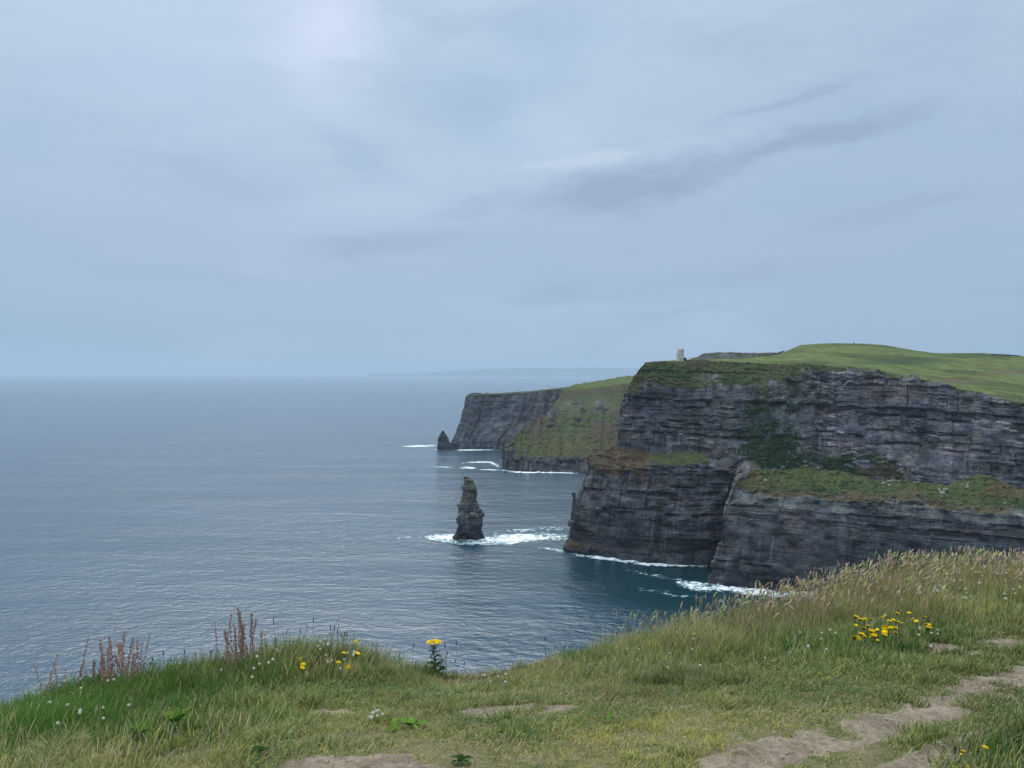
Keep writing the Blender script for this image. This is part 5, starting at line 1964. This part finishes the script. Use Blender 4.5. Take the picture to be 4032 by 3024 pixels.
def prism(n, r, z0, z1, c=(0, 0), rot=0.0, taper=1.0):
    th = np.arange(n) * 2 * math.pi / n + rot
    V = [[c[0] + r * math.cos(a), c[1] + r * math.sin(a), z0] for a in th] + [[c[0] + r * taper * math.cos(a), c[1] + r * taper * math.sin(a), z1] for a in th]
    q = [[k, (k + 1) % n, n + (k + 1) % n, n + k] for k in range(n)]
    tr = []
    V.append([c[0], c[1], z1])
    tr = [[n + k, n + (k + 1) % n, 2 * n] for k in range(n)]
    return V, q, tr


r1 = 12.2 / u
MB().add(*prism(24, r1, 0, top_z - 3.4, (0.0, 0), 0, 0.96)).build('main_tower', M_LIME, tw)
mpar = MB().add(*prism(24, r1 * 1.06, top_z - 3.39, top_z - 1.0))
for k in range(8):
    a = k * math.pi / 4 + .2
    mpar.box((r1 * .98 * math.cos(a), r1 * .98 * math.sin(a), top_z - .5), (.7, 1.7, 1.0), a)
mpar.build('parapet', M_LIME, tw)
MB().add(*prism(4, 10.4 / u, 0, 8.6, (-9.6 / u, -1.4), R(45))).build('turret', M_LIME, tw)
MB().box((-9.6 / u, -1.4, 8.85), (16.4 / u, 16.4 / u, .48)).build('turret_roof', M_LIME, tw)
for x, z, sx, sz in ((1.55, 6.8, .62, 1.2), (1.6, 2.6, .62, 1.1), (-1.1, 1.5, .95, 1.7)):
    yy = -math.sqrt(max(r1 ** 2 - x * x, .1)) * .99
    MB().box((x, yy, z), (sx, .5, sz)).build('window', M_DARKW, tw)
for k in range(3):
    MB().box((-.6 + .9 * k, -r1 * 1.03, top_z - 2.2), (.3, .4, .8)).build('arrow_slit', M_DARKW, tw)
hx = (2696.5 - CX) / F * TD
hz = land_z(hx, TD) - .3
hut = empty('stone_hut', (hx, TD, hz), R(8))
tag(hut, 'small dark flat-roofed stone hut against the right side of the tower', 'hut')
MB().box((0, 0, 2.0), (2.9, 3.0, 4.0)).build('wall', M_WALL, hut)
MB().box((0, 0, 4.13), (3.2, 3.3, .24)).build('roof', M_WALL, hut)
MB().box((-.2, -1.52, 1.1), (.8, .12, 1.9)).build('door', M_DARKW, hut)
wl = MB()
xs = np.linspace(2703, 2790, 30)
for k, x in enumerate(xs):
    X = (x - CX) / F * 880
    wl.box((X, 880, land_z(X, 880) + .45), (1.05, .5, 1.5 + .25 * hsh(np.array([k]), seed=2)[0]))
tag(wl.build('stone_wall', M_WALL), 'low dark stone wall running right from the tower hut', 'wall')


# dry-stone field walls on the hill
for (x0, d0, x1, d1, lab) in ((3905, 1262, 4012, 1252, 'low dark field wall on the skyline at the right edge'), (2985, 1075, 3085, 1225, 'low field wall climbing the green field left of the hilltop')):
    m = MB()
    for q in np.linspace(0, 1, 60):
        D = d0 + (d1 - d0) * q
        X = ((x0 + (x1 - x0) * q) - CX) / F * D
        m.box((X, D, land_z(X, D) + .5), (1.5, 1.2, 2.0 + random.uniform(-.4, .5)), random.uniform(-.2, .2))
    tag(m.build('field_wall', M_WALL), lab, 'wall')


# walkers on the cliff paths
def skin_body(pose):
    """continuous little walking figure, 1.7 m"""
    r = {'hip': .13, 'chest': .16, 'neck': .06, 'head': .105}
    s = pose
    V = [(0, 0, .92), (0, 0, 1.2), (0, 0, 1.42), (0, 0, 1.50), (0, 0, 1.62), (0, 0, 1.72),
         (.09, 0, .86), (.10, .10 * s, .48), (.10, -.02 * s + .12 * s, .06), (.10, .24 * s, .03),
         (-.09, 0, .86), (-.10, -.06 * s, .48), (-.10, -.24 * s, .08), (-.10, -.12 * s, .03),
         (.19, 0, 1.38), (.25, -.05 * s, 1.10), (.25, .06 * s, .86), (-.19, 0, 1.38), (-.25, .05 * s, 1.10), (-.25, .16 * s, .88)]
    E = [(0, 1), (1, 2), (2, 3), (3, 4), (4, 5), (0, 6), (6, 7), (7, 8), (8, 9), (0, 10), (10, 11), (11, 12), (12, 13), (2, 14), (14, 15), (15, 16), (2, 17), (17, 18), (18, 19)]
    rad = [.14, .13, .15, .055, .10, .085, .09, .065, .045, .04, .09, .065, .045, .04, .06, .045, .035, .06, .045, .035]
    me = bpy.data.meshes.new('person')
    me.from_pydata(V, E, [])
    o = bpy.data.objects.new('person', me)
    link(o)
    md = o.modifiers.new('skin', 'SKIN')
    for k, sv in enumerate(me.skin_vertices[0].data):
        sv.radius = (rad[k], rad[k])
        sv.use_root = (k == 0)
    o.modifiers.new('sub', 'SUBSURF').levels = 1
    bpy.context.view_layer.update()
    dg = bpy.context.evaluated_depsgraph_get()
    me2 = bpy.data.meshes.new_from_object(o.evaluated_get(dg))
    bpy.data.objects.remove(o)
    me2.name = 'person'
    return me2


coats = [simple_mat('coat_' + n, c, .9, .1) for n, c in (('white', (.7, .7, .68)), ('navy', (.03, .04, .07)), ('red', (.3, .05, .04)), ('grey', (.12, .12, .12)))]
bodies = []
for k, mtl in enumerate(coats):
    me = skin_body(1 if k % 2 else -1)
    me.materials.clear()
    me.materials.append(mtl)
    bodies.append(me)
cn = ['white', 'navy', 'red', 'grey']
WALK = [(2742, 890, 3), (2752, 900, 1), (2768, 905, 3), (2779, 910, 1), (2792, 915, 3), (2803, 918, 2), (2815, 925, 1), (2655, 868, 1)]
for x, D, k in WALK:
    X = (x - CX) / F * D
    o = link(bpy.data.objects.new('person', bodies[k]))
    o.location = (X, D, land_z(X, D))
    o.rotation_euler = (0, 0, random.uniform(0, 6))
    tag(o, 'tiny walker in dark clothes on the clifftop just right of the tower' if x > 2700 else 'tiny lone walker in dark clothes on the cliff edge left of the tower', 'person',
        'walkers on the path by the tower' if x > 2700 else None)
for k in range(13):
    x = 3305 + k * 9.5 + random.uniform(-4, 4)
    a = rim_at(x)
    D = a[1] + 16
    X = (x - CX) / F * D
    c_ = 0 if k == 8 else random.choice([1, 3, 3])
    o = link(bpy.data.objects.new('person', bodies[c_]))
    o.location = (X, D, land_z(X, D))
    o.rotation_euler = (0, 0, random.uniform(0, 6))
    if c_ == 0:
        tag(o, 'tiny walker in white in the row along the middle of the cliff rim', 'person', None)
    else:
        tag(o, 'tiny dark walker in the row along the middle of the cliff rim', 'person', 'walkers along the middle rim')
for k in range(14):
    x = 3884 + k * 10 + random.uniform(-4, 4)
    a = rim_at(x)
    D = a[1] + 13
    X = (x - CX) / F * D
    c_ = 0 if k in (0, 3, 12) else random.choice([1, 2, 3])
    o = link(bpy.data.objects.new('person', bodies[c_]))
    o.location = (X, D, land_z(X, D))
    o.rotation_euler = (0, 0, random.uniform(0, 6))
    tag(o, 'tiny walker in white on the rim path at the right edge' if c_ == 0 else 'tiny walker in coloured clothes on the rim path at the right edge', 'person',
        'walkers in white at the right edge' if c_ == 0 else 'walkers in colours at the right edge')

# cairn on the hilltop, pale boulders in the fields, a dark cow
X, D = (3363 - CX) / F * 1378, 1378
cz = land_z(X, D)
m = MB()
for k in range(5):
    m.ball((0, 0, .5 + k * .75), 1.5 - .25 * k, 8, 5, (1, 1, .45), .1)
o = m.build('cairn', M_WALL)
o.location = (X, D, cz - .2)
tag(o, 'little dark stone cairn on top of the green hill', 'cairn')
bl = []
for s in range(4):
    rr = np.random.default_rng(40 + s)
    m = MB().ball((0, 0, 0), 1.0, 9, 7, (1, .8, .7), 0.16)
    o = m.build('boulder', M_SLAB)
    bl.append(o.data)
    bpy.data.objects.remove(o)


def surf_z(Q, X, Y):
    d = (Q[..., 0] - X) ** 2 + (Q[..., 1] - Y) ** 2
    return float(Q[..., 2].ravel()[np.argmin(d)])


def boulder(px, py, D, s_, lab, grp, mode, flat=.8):
    X = (px - CX) / F * D
    o = link(bpy.data.objects.new('boulder', random.choice(bl)))
    z = land_z(X, D) if mode == 'land' else None
    if mode == 'front':
        zr = H - (py - HY) / F * D
        d = np.abs((CX + F * QF[..., 0] / QF[..., 1]) - px) + np.abs((HY + F * (H - QF[..., 2]) / QF[..., 1]) - py) + 0.3 * np.abs(QF[..., 1] - D)
        k = np.argmin(d)
        X, D, z = QF.reshape(-1, 3)[k]
    o.location = (X, D, z + .25 * s_)
    o.scale = (s_, s_ * random.uniform(.7, 1.2), s_ * flat)
    o.rotation_euler = (random.uniform(-.3, .3), random.uniform(-.3, .3), random.uniform(0, 6))
    tag(o, lab, 'boulder', grp)


for k in range(26):
    boulder(3510 + random.gauss(0, 20), 1900 + random.gauss(0, 10), 672, random.uniform(.7, 1.8), 'pale boulder of the rockfall on the grassy headland top', 'boulders of the pale rockfall', 'front')
for k in range(9):
    boulder(3712 + random.gauss(0, 10), 1942 + random.gauss(0, 13), 650, random.uniform(1.0, 2.4), 'grey boulder of the rock pile at the right of the headland top', 'boulders of the right rock pile', 'front', 1.1)
for k in range(7):
    boulder(3812 + random.gauss(0, 9), 1908 + random.gauss(0, 14), 650, random.uniform(.7, 1.5), 'pale boulder on the grassy knoll at the right of the headland', 'boulders on the right knoll', 'front')
boulder(3014, 1893, 670, 1.9, 'single pale boulder on the left end of the headland grass', None, 'front')
boulder(3222, 1838, 690, 1.5, 'upright grey boulder on the crest of the headland grass', None, 'front', 1.9)
boulder(3174, 1836, 690, 1.3, 'pale boulder on the highest hump of the headland crest', None, 'front', .8)
boulder(3236, 1858, 685, 1.2, 'pale boulder just below the crest of the headland', None, 'front', 1.2)
for x, D in ((3513, 960), (3520, 955), (3532, 965), (3538, 958), (3578, 950)):
    boulder(x, 0, D, random.uniform(.8, 1.5), 'pale boulder in the green field behind the middle cliff rim', 'boulders in the field behind the rim', 'land')
for x, D in ((3738, 1080), (3744, 1085)):
    boulder(x, 0, D, random.uniform(1.0, 1.5), 'pale boulder high on the green field under the skyline', 'boulders under the skyline', 'land')
for x, D in ((3913, 850), (3925, 852), (3934, 855), (3921, 848)):
    boulder(x, 0, D, random.uniform(.7, 1.2), 'pale boulder on the slope above the right-hand walkers', 'boulders above the right walkers', 'land')
# rock pillar behind the headland crest
m = MB()
for z, sx, dx in ((1.5, 5.5, 0), (4.4, 4.4, .2), (7.2, 3.6, .4), (9.6, 2.6, .5), (11.6, 3.1, .6), (13.2, 1.8, .5)):
    m.box((dx, 0, z), (sx * random.uniform(.9, 1.1), sx * .8, 3.1), random.uniform(-.3, .3))
o = m.build('rock_pillar', simple_mat('pillar_stone', (0.13, 0.122, 0.105), .95, .4, .8))
X, D = (3577 - CX) / F * 676, 676
o.location = (X, D, H - (1893 - HY) / F * D - 1.5)
tag(o, 'stubby weathered rock pillar standing behind the pale rockfall', 'rock')


def animal(name, px, D, cols, lab, cat, s_=1.0):
    X = (px - CX) / F * D
    V = [(0, 0, .95), (.55, 0, 1.0), (.95, 0, 1.05), (1.25, 0, 1.3), (1.6, 0, 1.2), (-.6, 0, 1.0), (-.95, 0, 1.05), (-1.08, 0, .7),
         (.72, .2, .7), (.72, .2, .38), (.74, .2, .04), (.72, -.2, .7), (.72, -.2, .38), (.70, -.2, .04), (-.75, .2, .72), (-.84, .2, .42), (-.78, .2, .04), (-.75, -.2, .72), (-.84, -.2, .42), (-.78, -.2, .04)]
    E = [(0, 1), (1, 2), (2, 3), (3, 4), (0, 5), (5, 6), (6, 7), (1, 8), (8, 9), (9, 10), (1, 11), (11, 12), (12, 13), (5, 14), (14, 15), (15, 16), (5, 17), (17, 18), (18, 19)]
    rad = [.40, .38, .28, .17, .11, .38, .28, .03, .14, .08, .07, .14, .08, .07, .17, .09, .07, .17, .09, .07]
    me = bpy.data.meshes.new(name)
    me.from_pydata(V, E, [])
    o = bpy.data.objects.new(name, me)
    link(o)
    o.modifiers.new('skin', 'SKIN')
    for k, sv in enumerate(me.skin_vertices[0].data):
        sv.radius = (rad[k], rad[k])
        sv.use_root = (k == 0)
    o.modifiers.new('sub', 'SUBSURF').levels = 1
    me.materials.append(cols)
    o.location = (X, D, land_z(X, D))
    o.scale = (s_,) * 3
    o.rotation_euler = (0, 0, random.uniform(-.4, .4))
    return tag(o, lab, cat)


animal('cow', 3837, 1060, simple_mat('black_hide', (.015, .015, .016), .8), 'black cow grazing alone on the far right field', 'cow', 1.15)

# gull gliding in front of the headland
gull = empty('gull', W(3957, 1980, 330), R(-35))
tag(gull, 'white gull gliding in front of the headland at the right', 'bird')
gull.rotation_euler = (R(10), R(-38), R(-30))
M_GULL = simple_mat('white_feathers', (.8, .8, .78), .8, .05)
M_GREYF = simple_mat('grey_feathers', (.5, .52, .55), .8, .08)
gb = MB()
pr = [(-.30, .015), (-.22, .05), (-.05, .085), (.12, .08), (.22, .05), (.27, .045), (.33, .03), (.38, .008)]
gb.tube([(0, y, 0) for y, _ in pr], [r for _, r in pr], 8)
gb.build('body', M_GULL, gull, True)
for s in (-1, 1):
    wv = []
    q = []
    for k, (t, c, z, sw) in enumerate(((0.04, .20, .0, .05), (.28, .19, .10, .09), (.5, .15, .12, .02), (.72, .08, .08, -.10), (.82, .01, .05, -.17))):
        for zz, yy in ((.012, c * .5 + sw), (.016, sw), (-.004, -c * .5 + sw)):
            wv.append((s * t, yy, z + zz))
        if k:
            a = 3 * (k - 1)
            q += [[a, a + 1, a + 4, a + 3], [a + 1, a + 2, a + 5, a + 4]]
    MB().add(wv, q).build('wing', M_GREYF if s > 0 else M_GREYF, gull)
MB().add([(-.03, -.28, 0), (.03, -.28, 0), (.08, -.44, .005), (0, -.42, .01), (-.08, -.44, .005)], [[0, 1, 2, 3]], [[0, 3, 4]]).build('tail', M_GULL, gull)
MB().tube([(0, .37, 0), (0, .43, -.008)], [.012, .003], 5).build('beak', simple_mat('yellow_beak', (.6, .4, .05), .5), gull)

#HAZE_LAST
# ================================================================== haze
hm = bpy.data.materials.new('haze')
hm.use_nodes = True
hm.node_tree.nodes.clear()
t = NT(hm.node_tree)
ho = t.new('ShaderNodeOutputMaterial')
pv = t.new('ShaderNodeVolumePrincipled')
pv.inputs['Color'].default_value = (0.58, 0.72, 0.87, 1)
pv.inputs['Density'].default_value = 3.9e-5
pv.inputs['Anisotropy'].default_value = 0.2
t.l.new(pv.outputs[0], ho.inputs['Volume'])
bx = np.array([[x, y, z] for z in (-2.0, 800.0) for y in (-3200.0, 60500.0) for x in (-60500.0, 60500.0)])
tag(mesh_np('haze', bx, [np.array([[0, 2, 3, 1], [4, 5, 7, 6], [0, 1, 5, 4], [2, 6, 7, 3], [0, 4, 6, 2], [1, 3, 7, 5]])], hm), 'thin sea haze over the bay', 'haze', kind='stuff')
